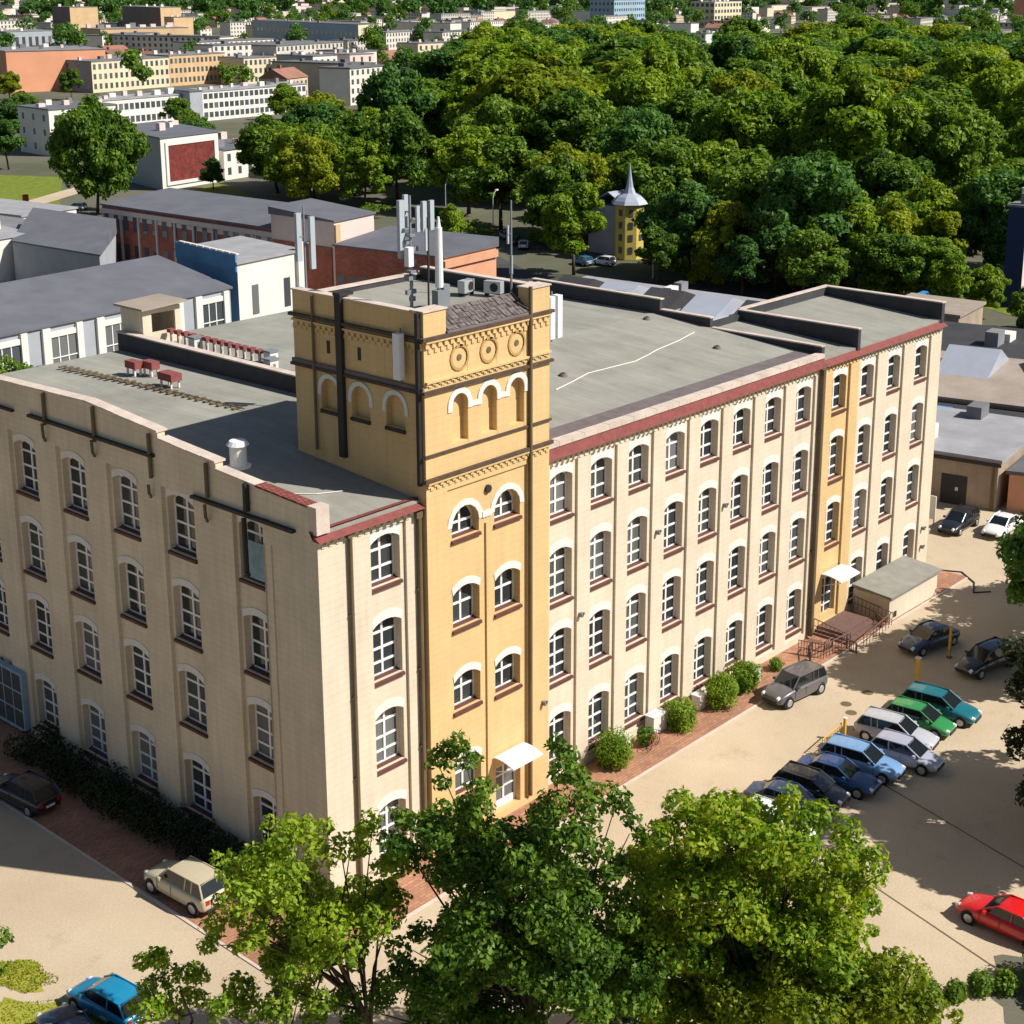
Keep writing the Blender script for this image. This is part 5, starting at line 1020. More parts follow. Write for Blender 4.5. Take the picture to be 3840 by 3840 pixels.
# town trees: clumps between houses
it = []; it2 = []
for i in range(520):
    az = R(rc.uniform(25, 71)); d = 330*math.exp(rc.uniform(0, 2.1)); x, y = -40+d*math.sin(az), -47+d*math.cos(az); u, v, zc = vis(x, y, 6)
    if not (-60 < u < 2000) or inpoly(x, y, WOOD) or any(math.hypot(x-a, y-b_) < 15 for a, b_ in placed) or any(math.hypot(x-a, y-b_) < r_*.8 for a, b_, r_ in KEEP): continue
    if u < 760 and d < 600: continue
    (it if i % 2 else it2).append((x, y, rc.uniform(.7, 1.3)*(1 if d < 800 else 1.4)))
wood_mass('town_trees', it, 'leafB', 77, leaf=.9, dens=12); wood_mass('town_trees', it2, 'leafD', 78, leaf=.9, dens=12)
# the far rim of roofs and woods
b = MB(); mi = []
for i in range(900):
    az = R(rc.uniform(25, 71)); d = 2150*math.exp(rc.uniform(0, 1.2)); x, y = -40+d*math.sin(az), -47+d*math.cos(az); w2, d2, h = rc.uniform(8, 45), rc.uniform(6, 10), rc.uniform(6, 16)
    a = R(rc.choice([8, 98])+rc.uniform(-8, 8)); q = [(x+(sx*w2)*math.cos(a)-(sy*d2)*math.sin(a), y+(sx*w2)*math.sin(a)+(sy*d2)*math.cos(a)) for sx, sy in ((-1, -1), (1, -1), (1, 1), (-1, 1))]
    m = rc.randrange(3); b.prism(q, 0, h, m)
    b.prism(q, h, h+.8, 3 if rc.random() < .7 else 4)
o = b.build('distant_town', [P_['white'], P_['cream'], P_['pink'], M['farroof'], M['farred']]); o['kind'] = 'stuff'
it = []
for i in range(520):
    az = R(rc.uniform(25, 71)); d = 1900*math.exp(rc.uniform(0, 1.35)); it.append((-40+d*math.sin(az), -47+d*math.cos(az), rc.uniform(1.6, 3.2)))
wood_mass('distant_trees', it, 'leafD', 79, leaf=2.4, dens=2.4)

# ------------------------------------------------------------ cars
M['tyre'] = plain('tyre', (.02, .02, .02), .8, .2); M['rim'] = plain('rim', (.45, .46, .48), .35, .5, .6); M['cglass'] = plain('car_glass', (.012, .016, .02), .05, .6)
M['lamp'] = plain('headlamp', (.7, .72, .74), .1, .6); M['tail'] = plain('tail_lamp', (.4, .02, .015), .25, .5); M['plate'] = plain('number_plate', (.7, .7, .66), .5); M['trim'] = plain('black_trim', (.03, .03, .032), .6, .3)
def carpaint(n, c): return plain(n, c, .32, .5, 0, .6)
_cb = {}
def car(style, paint, loc, ang, label, group='cars parked in the yard', roof=None):
    """x = forward. body shell lofted from cross-sections, glass house, wheels"""
    t = thing('car', (loc[0], loc[1], 0), label, 'car', group, ang)
    L, W, H, hood, belt, c0, c1, r0, r1_ = {'hatch': (3.95, 1.66, 1.45, .86, .94, -1.86, 1.02, -1.5, .22), 'sedan': (4.5, 1.74, 1.42, .88, .93, -1.55, .98, -.95, .22), 'wagon': (4.5, 1.74, 1.50, .90, .96, -2.12, 1.0, -1.78, .25), 'suv': (4.5, 1.82, 1.68, 1.02, 1.06, -2.12, .98, -1.85, .35), 'van': (4.1, 1.7, 1.72, 1.05, 1.02, -1.95, 1.35, -1.8, .65)}[style]
    hl, hw = L/2, W/2
    if style not in _cb:
        me = {}
        b = MB(); tail = belt-.02 if style != 'sedan' else belt-.03
        st = [(-hl, .42, tail-.16, hw*.80), (-hl+.06, .30, tail-.04, hw*.90), (-hl+.35, .24, tail, hw*.97), (-hl+.95, .2, belt, hw), (0, .2, belt, hw), (hl-1.35, .2, belt-.02, hw), (hl-1.0, .22, hood, hw*.985), (hl-.45, .24, hood-.10, hw*.95), (hl-.10, .27, hood-.24, hw*.86), (hl, .36, hood-.36, hw*.74)]
        ring = lambda x, zb, zt, w2: [(x, -w2*.86, zb), (x, -w2*.985, zb+.14), (x, -w2, (zb+zt)/2), (x, -w2*.97, zt-.10), (x, -w2*.84, zt), (x, 0, zt+.035), (x, w2*.84, zt), (x, w2*.97, zt-.10), (x, w2, (zb+zt)/2), (x, w2*.985, zb+.14), (x, w2*.86, zb)]
        rs = [ring(*s_) for s_ in st]
        for a, c in zip(rs, rs[1:]):
            for i in range(10): b.poly([a[i], a[i+1], c[i+1], c[i]])
            b.poly([a[10], a[0], c[0], c[10]])
        b.poly(list(reversed(rs[0]))); b.poly(rs[-1]); me['body'] = b
        g = MB(); rw = hw*.74; z0 = belt-.02; z1 = H-.05; mid = (c0+c1)/2
        lo = [(c0, -hw*.84), (c1, -hw*.80), (c1, hw*.80), (c0, hw*.84)]; hi = [(r0, -rw), (r1_, -rw*.96), (r1_, rw*.96), (r0, rw)]
        for i in range(4): j = (i+1) % 4; g.poly([(*lo[i], z0), (*lo[j], z0), (*hi[j], z1), (*hi[i], z1)])
        me['glass'] = g
        r_ = MB(); n = 5
        for i in range(n):
            xa, xb = r0-.05+(r1_-r0+.1)*i/n, r0-.05+(r1_-r0+.1)*(i+1)/n; za = H-.02-.05*(2*i/n-1)**2; zb_ = H-.02-.05*(2*(i+1)/n-1)**2
            for ya, yb, k0, k1 in ((-rw-.02, -rw*.5, -.05, 0), (-rw*.5, rw*.5, 0, 0), (rw*.5, rw+.02, 0, -.05)):
                r_.poly([(xa, ya, za+k0), (xb, ya, zb_+k0), (xb, yb, zb_+k1), (xa, yb, za+k1)])
        for i, (p, q) in enumerate(zip(lo, hi)):   # corner pillars
            s_ = -1 if p[1] < 0 else 1; r_.tube((p[0], p[1]*1.005, z0), (q[0], q[1]*1.01, z1), .05, .045, 5)
        for sx in (-1, 1): r_.tube(((r0+r1_)/2-.1, sx*hw*.835, z0), ((r0+r1_)/2-.15, sx*(rw+.005), z1), .04, .035, 5); r_.tube((r0, sx*(rw+.01), z1+.0), (r1_, sx*(rw+.0), z1+.0), .035, .035, 5)
        if style in ('wagon', 'suv', 'van'):
            for sx in (-1, 1): r_.tube((r0+.55, sx*hw*.82, z0), (r0+.5, sx*(rw+.005), z1), .04, .035, 5)
        me['roof'] = r_
        wh = MB(); wr = .31 if style != 'suv' else .35; wh.tube((0, -.10, 0), (0, .10, 0), wr, wr, 18); me['wheel'] = (wh, wr)
        ri = MB(); ri.tube((0, -.112, 0), (0, -.101, 0), wr*.62, wr*.66, 14); ri.tube((0, .101, 0), (0, .112, 0), wr*.66, wr*.62, 14); me['rim'] = ri
        _cb[style] = {k: (v if not isinstance(v, tuple) else v) for k, v in me.items()}
    me = _cb[style]
    bo = me['body'].build('body', paint, t, smooth=True, weld=True); md = bo.modifiers.new('round', 'SUBSURF'); md.levels = 1; md.render_levels = 1
    me['glass'].build('windows', M['cglass'], t); me['roof'].build('roof', roof or paint, t, smooth=False, weld=True)
    wh, wr = me['wheel']; ax = L*.5-.78
    w0 = wh.build('wheel', M['tyre'], t); rm0 = me['rim'].build('rim', M['rim'], w0)
    first = True
    for sx in (-1, 1):
        for sy in (-1, 1):
            if first: o = w0; first = False
            else:
                o = w0.copy(); COL.objects.link(o); o.parent = t; c = rm0.copy(); COL.objects.link(c); c.parent = o
            o.location = (sx*ax, sy*(hw-.10), wr)
    for sy in (-1, 1):
        b = MB(); b.tube((hl-.22, sy*hw*.62, hood-.30), (hl-.03, sy*hw*.60, hood-.33), .13, .11, 10); b.build('headlight', M['lamp'], t)
        b = MB(); b.box(-hl-.005, sy*hw*.62-.10, belt-.36, -hl+.10, sy*hw*.62+.10, belt-.14); b.build('tail_light', M['tail'], t)
        b = MB(); b.box(c1-.35, sy*(hw+.02)-.08, belt-.02, c1-.2, sy*(hw+.02)+.08, belt+.12); b.build('wing_mirror', paint, t)
    b = MB(); b.box(-hl-.02, -.26, .48, -hl+.02, .26, .6); b.build('number_plate', M['plate'], t)
    b = MB(); b.box(hl-.06, -hw*.55, .34, hl+.03, hw*.55, .5); b.build('grille', M['trim'], t); b = MB(); b.box(-hl-.03, -hw*.7, .34, -hl+.08, hw*.7, .46); b.build('bumper', M['trim'], t)
    b = MB()
    for sx in (-1, 1):
        b.box(-.02, sx*hw*.995-.006, .45, .0, sx*hw*.995+.006, belt-.08); b.box(.95, sx*hw*.995-.006, .5, .97, sx*hw*.995+.006, belt-.08)
        for sxx in (-1, 1): b.tube((sxx*ax, sx*(hw-.14), wr), (sxx*ax, sx*(hw-.025), wr), wr+.07, wr+.07, 16)
    b.build('wheel_arch', M['trim'], t)
    return t
CP = {k: carpaint('paint_'+k, v) for k, v in dict(grey=(.10, .095, .10), tan=(.50, .44, .31), blue=(.01, .22, .40), red=(.62, .012, .012), teal=(.01, .13, .16), green=(.03, .22, .06), silver=(.42, .43, .47), lilac=(.36, .37, .46), skyblue=(.16, .30, .52), navy=(.012, .05, .16), black=(.015, .016, .02), white=(.78, .78, .77), darkred=(.22, .01, .02), darkblue=(.015, .04, .10)).items()}
car('suv', CP['grey'], (33.0, -3.95), math.pi-.12, 'dark grey family car parked along the pavement by the bushes')
RA = -math.pi/2+.14
for st, pc, x, y, lb in (('wagon', 'teal', 36.5, -11.6, 'dark teal car, last of the parked row next to the gate posts'), ('hatch', 'green', 34.2, -11.5, 'green car between the teal car and the silver wagon'), ('wagon', 'silver', 31.9, -11.3, 'silver wagon between the green car and the lilac car'),
                         ('hatch', 'lilac', 30.0, -12.9, 'pale lilac silver hatchback standing forward of the parked row'), ('wagon', 'skyblue', 27.7, -11.5, 'light blue wagon in the parked row'), ('sedan', 'navy', 25.5, -11.3, 'navy car next to the light blue wagon'),
                         ('hatch', 'black', 23.4, -11.0, 'black car near the end of the parked row'), ('sedan', 'darkblue', 21.4, -10.9, 'dark blue car at the near end of the row, half behind the leaves'), ('hatch', 'white', 19.2, -11.6, 'white car almost hidden by the yellowing tree')):
    car(st, CP[pc], (x, y), RA+random.uniform(-.04, .04), lb)
car('sedan', CP['darkblue'], (44.9, -6.5), math.pi-.22, 'dark blue car in the shade near the entrance'); car('wagon', CP['black'], (44.2, -10.7), math.pi-.2, 'black car in the tree shade beside the yellow posts')
car('sedan', CP['white'], (68.2, -.6), math.pi+.02, 'white car parked before the tan garage'); car('wagon', CP['black'], (66.8, 2.3), math.pi+.02, 'black car left of the white car'); car('hatch', CP['darkred'], (67.6, -3.3), math.pi+.02, 'dark red car right of the white car')
car('sedan', CP['red'], (19.2, -23.7), math.pi/2-.04, 'bright red car alone at the lower right of the yard', None)
car('suv', CP['tan'], (-3.75, 5.9), math.pi/2+.06, 'beige estate car with roof rails standing near the shaded side wall', None)
car('hatch', CP['blue'], (-11.0, 1.3), math.pi/2+.1, 'turquoise blue small car half under the small tree', None)
car('wagon', CP['black'], (-4.2, 19.3), math.pi/2+.1, 'black car in the deep shade of the side wall', None)
car('sedan', CP['darkblue'], (-13.3, .4), math.pi/2-.2, 'dark car cut by the bottom edge at the yellow grass', None)
for i, (x, y, pc) in enumerate(((147, 121, 'navy'), (144.5, 117, 'white'), (150, 126, 'silver'), (139, 100, 'blue'), (141, 97.5, 'white'), (122, 212, 'white'))):
    car('hatch', CP[pc], (x, y), .4+i*.3, ('navy', 'white', 'silver', 'blue', 'white', 'white', 'silver', 'white')[i]+' car on the road beyond the factory, '+('by the brick hall', 'by the brick hall', 'by the brick hall', 'before the spire house', 'before the spire house', 'on the far lawn edge', 'under the blue-green tree', 'under the blue-green tree')[i], 'cars on the road behind the factory')

# ------------------------------------------------------------ things on the roofs
M['antenna'] = mat('antenna_grey', (.40, .45, .50), rough=.5, var=.12, bump=0)
def mast(name, label, x, y, z0, z1, r=.05, panels=(), m='greymetal', group=None, cat='antenna'):
    t = thing(name, (x, y, z0), label, cat, group); b = MB(); b.tube((0, 0, 0), (0, 0, z1-z0), r, r*.7, 8); b.build('pole', M[m], t)
    for (dx, dy, za, zb_, w_) in panels:
        b = MB(); b.box(dx-w_/2, dy-w_/2*.6, za-z0, dx+w_/2, dy+w_/2*.6, zb_-z0); b.build('antenna_panel', M['antenna'], t)
        b = MB(); b.box(min(0, dx), min(0, dy), (za+zb_)/2-z0, max(.03, dx), max(.03, dy), (za+zb_)/2-z0+.06); b.build('bracket', M['greymetal'], t)
    return t
mast('antenna_mast', 'pair of white panel antennas on a pole at the back left of the tower roof', 6.75, 8.1, 26.9, 30.9, .06, ((-.28, .1, 28.3, 30.6, .3), (.3, -.2, 27.9, 30.4, .28)))
m2 = mast('antenna_mast', 'tall grey antenna cluster on the tower roof left of the white tube', 9.0, 3.2, 26.35, 31.6, .08, ((-.35, .25, 28.7, 31.4, .32), (.32, -.18, 29.9, 31.1, .2), (.1, .4, 30.0, 31.6, .24)))
b = MB()
for i in range(10): z = .3+i*.34; rr_ = random.Random(i); b.box(rr_.uniform(-.35, 0), rr_.uniform(-.3, 0), z, rr_.uniform(.1, .35), rr_.uniform(.05, .3), z+rr_.uniform(.12, .3))
b.build('radio_unit', M['greymetal'], m2)
b = MB(); b.box(-.42, -.3, 2.0, -.1, .0, 2.9); b.build('radio_box', M['whiteplastic'], m2)
m3 = mast('antenna_tube', 'thick white antenna tube standing at the near corner of the tower roof', 9.75, 2.1, 26.35, 30.4, .07, (), 'whiteplastic')
b = MB(); b.tube((0, 0, 1.0), (0, 0, 3.8), .2, .17, 14); b.tube((0, 0, 3.8), (0, 0, 4.3), .12, .05, 10); b.build('antenna_tube', M['whiteplastic'], m3)
b = MB(); b.box(-.4, -.3, 0, .0, .1, .9); b.box(.1, -.2, 0, .5, .25, 1.1); b.build('cabinet', M['greymetal'], m3)
mast('antenna_mast', 'thin dark pole on the near edge of the tower roof', 8.05, 1.1, 26.3, 30.9, .05, ((-.1, 0, 29.4, 30.4, .12),), 'dark')
mast('antenna_mast', 'thin grey pole at the right end of the tower roof', 14.2, 1.6, 26.3, 31.0, .06, ((.1, .1, 27.4, 28.3, .16), (-.1, .1, 28.9, 29.8, .14)))
mast('antenna_mast', 'twin panel antenna on a short mast at the far corner of the tower roof', 14.1, 7.2, 26.5, 30.5, .07, ((-.26, 0, 29.0, 30.5, .28), (.26, 0, 29.0, 30.5, .28)), 'dark')
def wallpanel(x, y, z, h, label, n=1, ax='x'):
    t = thing('panel_antenna', (x, y, z), label, 'antenna')
    for i in range(n):
        b = MB(); dx, dy = (0, i*.5) if ax == 'y' else (i*.55, 0); b.box(dx-.17, dy-.2, 0, dx+.17, dy+.2, h); b.build('antenna_panel', M['whiteplastic'], t)
    b = MB(); b.tube((-.1 if ax == 'y' else .25, .1, -.2), (-.1 if ax == 'y' else .25, .1, h+.2), .05, .05, 6); b.box(-.02, -.02, h*.3, .35, .35, h*.3+.08); b.box(-.02, -.02, h*.7, .35, .35, h*.7+.08); b.build('bracket', M['greymetal'], t)
wallpanel(5.75, .75, 23.9, 2.1, 'white panel antenna clamped to the shaded side of the tower', 1); wallpanel(15.1, -.1, 24.3, 2.1, 'pair of white panel antennas at the right corner of the tower', 2)
def acunit(x, y, z, rz, label):
    t = thing('ac_unit', (x, y, z), label, 'air conditioner', None, rz); b = MB(); b.box(-.45, -.2, .15, .45, .2, .75); b.build('casing', M['steel'], t)
    b = MB(); b.tube((.1, -.205, .45), (.1, -.22, .45), .22, .22, 14); b.build('fan_grille', M['dark'], t); b = MB(); b.box(-.42, -.18, 0, -.34, .18, .15); b.box(.34, -.18, 0, .42, .18, .15); b.build('foot', M['dark'], t)
acunit(12.9, 3.4, 26.35, .2, 'white air conditioner on the tower roof, left of the two'); acunit(13.6, 2.2, 26.35, -1.3, 'white air conditioner on the tower roof, beside the right pier')
b = MB(); b.box(.28, 3.85, 14.9, .34, 5.15, 16.7); b.build('blind', mat('pale_blue_blind', (.30, .42, .50), var=.3, scale=3), root)

c = thing('roof_fan', (2.6, 8.6, 19.0), 'white round roof fan in the shade near the stepped parapet', 'roof fan')
b = MB(); b.tube((0, 0, -.1), (0, 0, 1.0), .42, .40, 14); b.build('drum', M['whiteplastic'], c); b = MB(); b.tube((0, 0, 1.0), (0, 0, 1.2), .55, .40, 14); b.tube((0, 0, -.2), (0, 0, -.02), .62, .6, 14); b.build('cap', M['whiteplastic'], c)
M['capred'] = mat('faded_red_paint', (.27, .08, .075), var=.35, scale=3)
# long red-capped vent on white legs, then short ones
v = thing('roof_duct', (14.6, 26.2, 19.5), 'row of white stove pipes with small red caps along the fire wall', 'vents')
for i in range(13):
    y = 4.3-i*.72; b = MB(); b.tube((0, y, .0), (0, y, .75), .1, .1, 8); o = b.build('vent_pipe', M['coping'], v); b = MB(); b.box(-.2, y-.2, .75, .2, y+.2, .98); b.build('cap', M['capred'], o)
for i, (x, y, zt) in enumerate(((9.0, 26.4, .8), (9.6, 25.6, .9), (8.7, 22.5, .8))):
    t = thing('vent_cap', (x, y, 19.25), ('red vent box, left of the pair on the gravel roof', 'red vent box, right of the pair on the gravel roof', 'larger red vent box alone in the middle of the gravel roof')[i], 'vent', 'red vent boxes on the roof')
    s = 1.0 if i < 2 else 1.3; b = MB(); b.box(-.28*s, -.5*s, .42, .28*s, .5*s, .85); b.build('cap', M['capred'], t); b = MB()
    for a in (-.2, .2):
        for c_ in (-.35, .35): b.box(a*s-.05, c_*s-.05, 0, a*s+.05, c_*s+.05, .42)
    b.build('leg', M['white'], t)
for i, (x, y) in enumerate(((14.2, 33-5.5), (13.6, 19.6), (14.9, 21.2))):
    t = thing('chimney', (x, y, 19.4), ('small white chimney behind the red caps', 'white vent box with a dark slot next to the tower', 'thin grey vent between the caps and the tower')[i], 'chimney'); b = MB(); b.box(-.3, -.3, 0, .3, .3, 1.0); b.build('shaft', M['white'], t); b = MB(); b.box(-.36, -.36, 1.0, .36, .36, 1.1); b.box(-.1, -.31, .5, .1, -.29, .8); b.build('cap', M['greymetal'], t)
b = MB(); pts = [(7.2, 31, 19.3), (7.6, 26, 19.33), (8.0, 20, 19.36), (8.2, 15.2, 19.38)]
o = None
lt = MB()
for (p, q) in zip(pts, pts[1:]):
    lt.tube((p[0], p[1], p[2]+.02), (q[0], q[1], q[2]+.02), .03, .03, 5)
    n = int(abs(p[1]-q[1])/.55)
    for i in range(n): k = i/n; x = p[0]+(q[0]-p[0])*k; y = p[1]+(q[1]-p[1])*k; j_ = ((i*37) % 11)/11; lt.box(x-.28-.1*j_, y-.10, 19.3, x+.22+.1*j_, y+.10, 19.36+.04*j_)
tag(lt.build('duckboard', M['olive']), 'dark duckboard strip laid along the left gravel roof', 'walkway')
def cable(pts, r, m, label, name='roof_cable'):
    b = MB(); b.path(pts, r, 5); return tag(b.build(name, m), label, 'cable')
M['palecable'] = plain('pale_cable', (.62, .60, .54), .6)
cable([(x_, y_, 18.81+.97*(y_-.5)/12.5) for x_, y_ in ((22.6, 5.9), (24.5, 6.3), (26.5, 6.8), (28.6, 6.7), (30.7, 6.6), (32.2, 6.9), (33.8, 7.3), (36.5, 7.7), (39.1, 8.3))], .035, M['palecable'], 'pale cable snaking across the wide grey roof')
cable([(.9, 5.6, 18.75), (2.0, 4.4, 18.65), (3.0, 3.5, 18.57), (4.2, 3.0, 18.53)], .03, M['palecable'], 'pale cable on the near roof corner beside the tower')
for i, (x, y) in enumerate(((25.0, 7.4), (34.8, 16.9), (39.2, 12.2), (37.2, 5.2), (30, 18))):
    t = thing('roof_drain', (x, y, 18.78+.97*(y-.5)/12.5 if y < 13 else 19.74), 'small dark drain dome on the wide grey roof', 'drain', 'drain domes on the wide roof'); b = MB(); b.tube((0, 0, -.03), (0, 0, .16), .3, .2, 10); b.build('dome', M['slate'], t); b = MB(); b.tube((0, 0, .16), (0, 0, .2), .1, .1, 8); b.build('knob', M['dark'], t)
# roof hut
t = thing('roof_hut', (12.9, 31, 19.3), 'small cream hut with an open side and overhanging dark roof on the factory roof', 'hut')
b = MB(); b.box(12.9, 31.0, 19.2, 13.1, 33.3, 21.8); b.box(13.1, 33.1, 19.2, 15.7, 33.3, 21.8); b.box(13.1, 31.0, 19.2, 15.7, 31.2, 20.3); b.box(13.1, 31.0, 20.3, 13.55, 31.2, 21.8); b.box(15.3, 31.0, 20.3, 15.7, 31.2, 21.8); b.box(13.55, 31.0, 21.5, 15.3, 31.2, 21.8); b.box(15.5, 31.2, 19.2, 15.7, 33.1, 21.8)
b.build('wall', M['cream'], t, (12.9, 31, 19.3)); b = MB(); b.slab([(12.6, 30.6, 21.96), (16.0, 30.6, 22.1), (16.0, 33.6, 22.1), (12.6, 33.6, 21.96)], .13); b.build('roof', M['tanroof'] if 'tanroof' in M else P_['tanroof'], t, (12.9, 31, 19.3))

# ------------------------------------------------------------ yard furniture
def ball(x, y, r, z, label, seed, m='leafA', group='clipped round bushes along the front wall', leaf=.07, name='round_bush'):
    t = thing(name, (x, y, 0), label, 'bush', group); rr = random.Random(seed)
    bl = [(rr.uniform(-.2, .2)*r, rr.uniform(-.2, .2)*r, z+rr.uniform(-.15, .2)*r, r*rr.uniform(.72, .88)) for _ in range(3)]+[(0, 0, z*.5, r*.7)]
    o = bpy.data.objects.new('foliage', mesh_quads('foliage', leaf_cloud(bl, leaf, 2300, seed, squash=.95), M[m])); COL.objects.link(o); o.parent = t
    b = MB(); b.tube((0, 0, 0), (0, 0, z), .06, .04, 6); b.build('stem', M['bark'], t)
for i, (x, y, r, z, lb) in enumerate(((19.2, -1.15, 1.15, 1.1, 'round clipped bush nearest the tower'), (25.2, -1.4, .95, .95, 'round clipped bush beside the wide white planter'), (29.0, -1.4, 1.05, 1.05, 'largest round bush in the middle of the front'), (31.7, -1.35, .98, 1.0, 'round bush left of the grey car'), (30.3, -1.2, .6, .6, 'small bush squeezed between two round ones'), (35.4, -1.2, .45, .4, 'small low bush behind the grey car'), (22.3, -1.1, .55, .6, 'loose plant by the bicycle'))):
    ball(x, y, r, z, lb, 300+i, 'leafA' if i < 4 else 'leafB')
for i, (x, y, r) in enumerate(((15.06, -25.6, .55), (12.35, -23.4, .5), (13.1, -24.2, .5), (14.2, -24.8, .55), (16.4, -26.8, 1.2), (17.8, -28, 1.0), (15.8, -28.2, .9))):
    ball(x, y, r, r*.8, ('third' if i == 0 else 'first' if i == 1 else 'second' if i == 2 else 'fourth' if i == 3 else 'large')+(' small round bush of the row at the bottom right corner' if i < 4 else ' dark shrub at the bottom right corner'), 330+i, 'leafB' if i < 4 else 'leafD', 'shrubs at the bottom right corner', .08)
# dark hedge added for the deep shade at the wall foot, leaf colour blackened
hb = [(-.7-.9*k+random.uniform(-.3, .3), y+.3*k, .7+random.uniform(-.15, .2)-.12*k, random.uniform(.6, .9)) for y in np.arange(1.6, 24.5, .85) for k in range(2)]
t = thing('shade_hedge', (-1.5, 13, 0), 'added dark hedge along the foot of the shaded side wall', 'shade_hedge')
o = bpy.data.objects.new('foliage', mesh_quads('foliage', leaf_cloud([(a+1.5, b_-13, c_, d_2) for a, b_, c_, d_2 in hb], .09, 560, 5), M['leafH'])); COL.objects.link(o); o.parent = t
b = MB(); [b.tube((0, y-13, 0), (0, y-13, .7), .05, .03, 5) for y in range(3, 25, 2)]; b.build('stems', M['bark'], t)
# ivy-like shrubs in front of the long hall
for i, (x, y, r, z) in enumerate(((36.5, 90.2, 2.6, 4.4), (32.0, 89.5, 2.0, 3.2), (40.5, 90.8, 2.0, 3.6))):
    rr = random.Random(i); bl = [(x+rr.uniform(-r, r)*.6, y-1.2+rr.uniform(-.6, .6), z-.8+rr.uniform(-1.3, 1.1), r*.45) for _ in range(9)]
    tree('shrub_tree', (x, y-1.2), bl, .16, 330, M['leafA'], ('middle and tallest', 'left', 'right')[i]+' bright shrub tree before the white hall wall', 'bright shrub trees before the white hall wall', .12, 500+i)
def planter(x, y, w_, h, label):
    t = thing('planter', (x, y, 0), label, 'planter', 'white planters along the front wall'); b = MB(); b.box(-w_/2, -.3, 0, w_/2, .3, h-.08); b.build('box', M['white'], t); b = MB(); b.box(-w_/2-.05, -.35, h-.08, w_/2+.05, .35, h); b.build('rim', M['white'], t)
planter(24.0, -.5, 1.25, 1.15, 'wide white planter stand before the wall'); planter(28.0, -.6, .6, .9, 'narrow white planter between bushes'); planter(33.2, -1.0, .6, .8, 'white planter beside the grey car'); planter(20.9, -.45, .9, .9, 'white box between the bush and the bicycle')
t = thing('bicycle', (22.3, -1.6, 0), 'bicycle leaning by the white planter', 'bicycle', None, .2)
for x in (-.5, .5):
    b = MB(); n = 18
    for i in range(n): a0, a1 = 2*math.pi*i/n, 2*math.pi*(i+1)/n; b.tube((x+.33*math.cos(a0), 0, .34+.33*math.sin(a0)), (x+.33*math.cos(a1), 0, .34+.33*math.sin(a1)), .02, .02, 5, cap=False)
    for i in range(6): a0 = math.pi*i/3; b.tube((x, 0, .34), (x+.32*math.cos(a0), 0, .34+.32*math.sin(a0)), .005, .005, 4)
    b.build('wheel', M['tyre'], t)
b = MB(); b.path([(-.5, 0, .34), (-.12, 0, .3), (.35, 0, .82), (-.25, 0, .8), (-.12, 0, .3)], .018); b.path([(.5, 0, .34), (.35, 0, .92)], .018); b.path([(-.5, 0, .34), (-.25, 0, .8), (-.28, 0, .92)], .018); b.build('bicycle_frame', carpaint('bike_red', (.4, .05, .05)), t)
b = MB(); b.box(-.4, -.06, .92, -.18, .06, .96); b.build('saddle', M['trim'], t); b = MB(); b.tube((.35, -.25, .95), (.35, .25, .95), .015, .015, 5); b.build('handlebar', M['trim'], t)
# entrance steps with rusty railings
M['rust'] = mat('rusty_paint', (.17, .10, .085), rough=.75, var=.35, scale=4)
t = thing('entrance_steps', (43.4, -1.5, 0), 'reddish stone steps with rusty railings before the ochre entrance', 'steps')
b = MB()
for i in range(3): b.box(41.6+.25*i, -2.6+.35*i, .16*i-.02, 46.0-.25*i, -.02, .16*(i+1))
b.build('step', M['rust'], t, (43.4, -1.5, 0))
def rail(p0, p1, nm='railing', h=.95, n=9):
    b = MB(); A, B = Vector(p0), Vector(p1); b.tube(tuple(A+Vector((0, 0, h))), tuple(B+Vector((0, 0, h))), .035, .035, 6); b.tube(tuple(A+Vector((0, 0, h*.5))), tuple(B+Vector((0, 0, h*.5))), .025, .025, 6)
    for i in range(n+1): q = A.lerp(B, i/n); b.tube(tuple(q), tuple(q+Vector((0, 0, h))), .022, .022, 5)
    return b
for p0, p1 in (((-2.2, -1.5, .0), (-2.2, 1.2, .4)), ((2.9, -1.5, 0), (2.9, 1.2, .4)), ((-1.9, -1.3, .1), (-4.6, -1.0, 0)), ((3.0, -1.6, 0), (-1.6, -2.1, 0)), ((-4.6, -1.0, 0), (-5.0, .6, 0))): rail(p0, p1).build('railing', M['rust'], t)
for i, (x, y) in enumerate(((40.2, -2.0), (39.0, -1.4), (38.2, -1.9), (45.9, -2.4), (41.0, -3.2))):
    t = thing('bicycle_rack', (x, y, 0), ('rusty rack hoop left of the steps', 'rusty rack hoop nearest the grey car', 'rusty rack hoop on the pavement edge', 'rusty rack hoop right of the steps', 'rusty rack hoop in front of the steps')[i], 'rack', 'rusty racks near the entrance', .3*i)
    b = MB(); b.path([(-.5, 0, 0), (-.5, 0, .7), (.5, 0, .7), (.5, 0, 0)], .04); b.build('hoop', M['rust'], t); b = MB(); [b.tube((-.4+k*.2, 0, .05), (-.4+k*.2, 0, .7), .02, .02, 4) for k in range(5)]; b.tube((-.5, 0, .05), (.5, 0, .05), .03, .03, 5); b.build('bars', M['dark'], t)
M['ypaint'] = mat('yellow_paint', (.70, .42, .06), rough=.6, var=.25, scale=3)
def post(x, y, h, label, w_=.16):
    t = thing('gate_post', (x, y, 0), label, 'post', 'yellow gate posts'); b = MB(); b.box(-w_/2, -w_/2, 0, w_/2, w_/2, h); b.build('shaft', M['ypaint'], t); b = MB(); b.box(-w_*.7, -w_*.7, h, w_*.7, w_*.7, h+.06); b.build('cap', M['white'], t); b = MB(); b.box(-w_*.9, -w_*.9, 0, w_*.9, w_*.9, .12); b.build('foot', M['capred'], t)
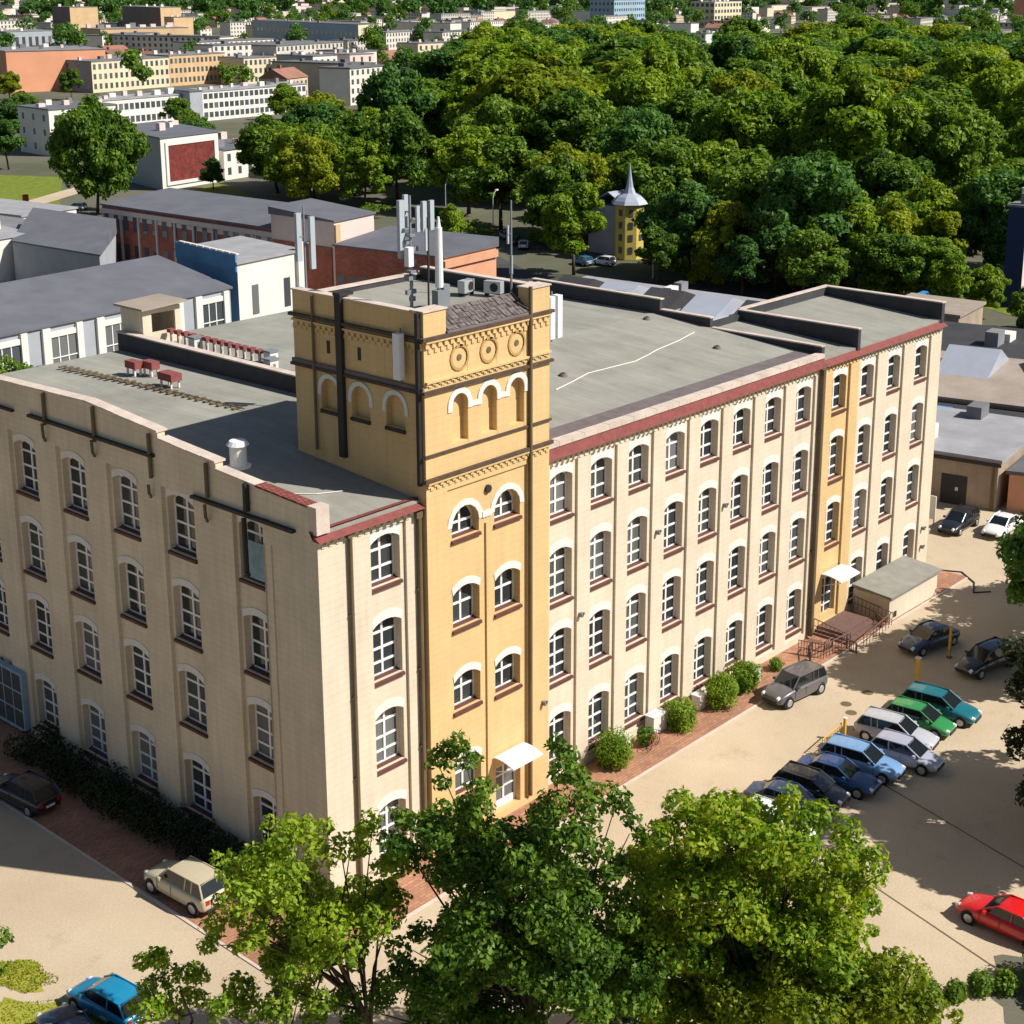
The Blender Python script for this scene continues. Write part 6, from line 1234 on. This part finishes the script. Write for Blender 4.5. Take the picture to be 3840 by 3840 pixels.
post(38.8, -8.9, 2.0, 'yellow and white gate post behind the teal car', .22); post(44.2, -8.3, 2.2, 'thin yellow gate post between the two dark cars', .14); post(30.2, -9.0, 1.3, 'short yellow post before the silver wagon', .14)
t = thing('trolley_rack', (29.0, -8.9, 0), 'thin yellow metal stand behind the light blue wagon', 'stand', None, .1); rail((-1.2, 0, 0), (1.2, 0, 0)).build('frame', M['ypaint'], t); b = MB(); b.box(-.3, -.2, 0, .3, .2, .5); b.build('box', M['capred'], t)
def lamp(x, y, h, ang, label):
    t = thing('street_lamp', (x, y, 0), label, 'street lamp', None, ang); b = MB(); b.tube((0, 0, 0), (0, 0, h), .12, .08, 8); b.path([(0, 0, h), (.5, 0, h+.7), (1.6, 0, h+1.1)], .06); b.build('pole', M['steel'], t); b = MB(); b.box(1.4, -.18, h+1.0, 2.3, .18, h+1.2); b.build('lamp_head', M['white'], t)
lamp(136.9, 85.0, 7, 1.2, 'street lamp beside the spire house'); lamp(144, 64, 7.5, .2, 'street lamp in front of the blue-green tree'); lamp(148, 127, 7, .4, 'street lamp behind the tower antennas')
lamp(160, 150, 6, .4, 'street lamp at the foot of the wood')
t = thing('sign_panel', (66.2, 4.6, 0), 'white panel standing at the far corner of the factory', 'sign'); b = MB(); b.box(-.05, -.6, .5, .05, .6, 2.4); b.build('board', M['white'], t); b = MB(); b.tube((0, -.5, 0), (0, -.5, .5), .05, .05, 6); b.tube((0, .5, 0), (0, .5, .5), .05, .05, 6); b.build('post', M['greymetal'], t)
# hose lying on the yard by the annex, manholes
cable([(55.5, -1.2, .05), (57.6, -.8, .05), (58.3, -2.2, .05), (57.0, -3.8, .05), (55.2, -4.6, .05), (56.2, -5.4, .05)], .05, M['dark'], 'dark hose curling on the ground beyond the annex', 'hose')
for i, (x, y) in enumerate(((34.2, -6.8), (36.4, -7.0), (33.4, -7.6))):
    b = MB(); b.tube((x, y, .0), (x, y, .012), .33, .33, 18); tag(b.build('manhole_cover', M['olive']), 'dark round manhole cover in the yard behind the parked row', 'manhole', 'manhole covers in the yard')
for o in list(bpy.data.objects):
    if o.name.startswith('bicycle_rack') and False: pass
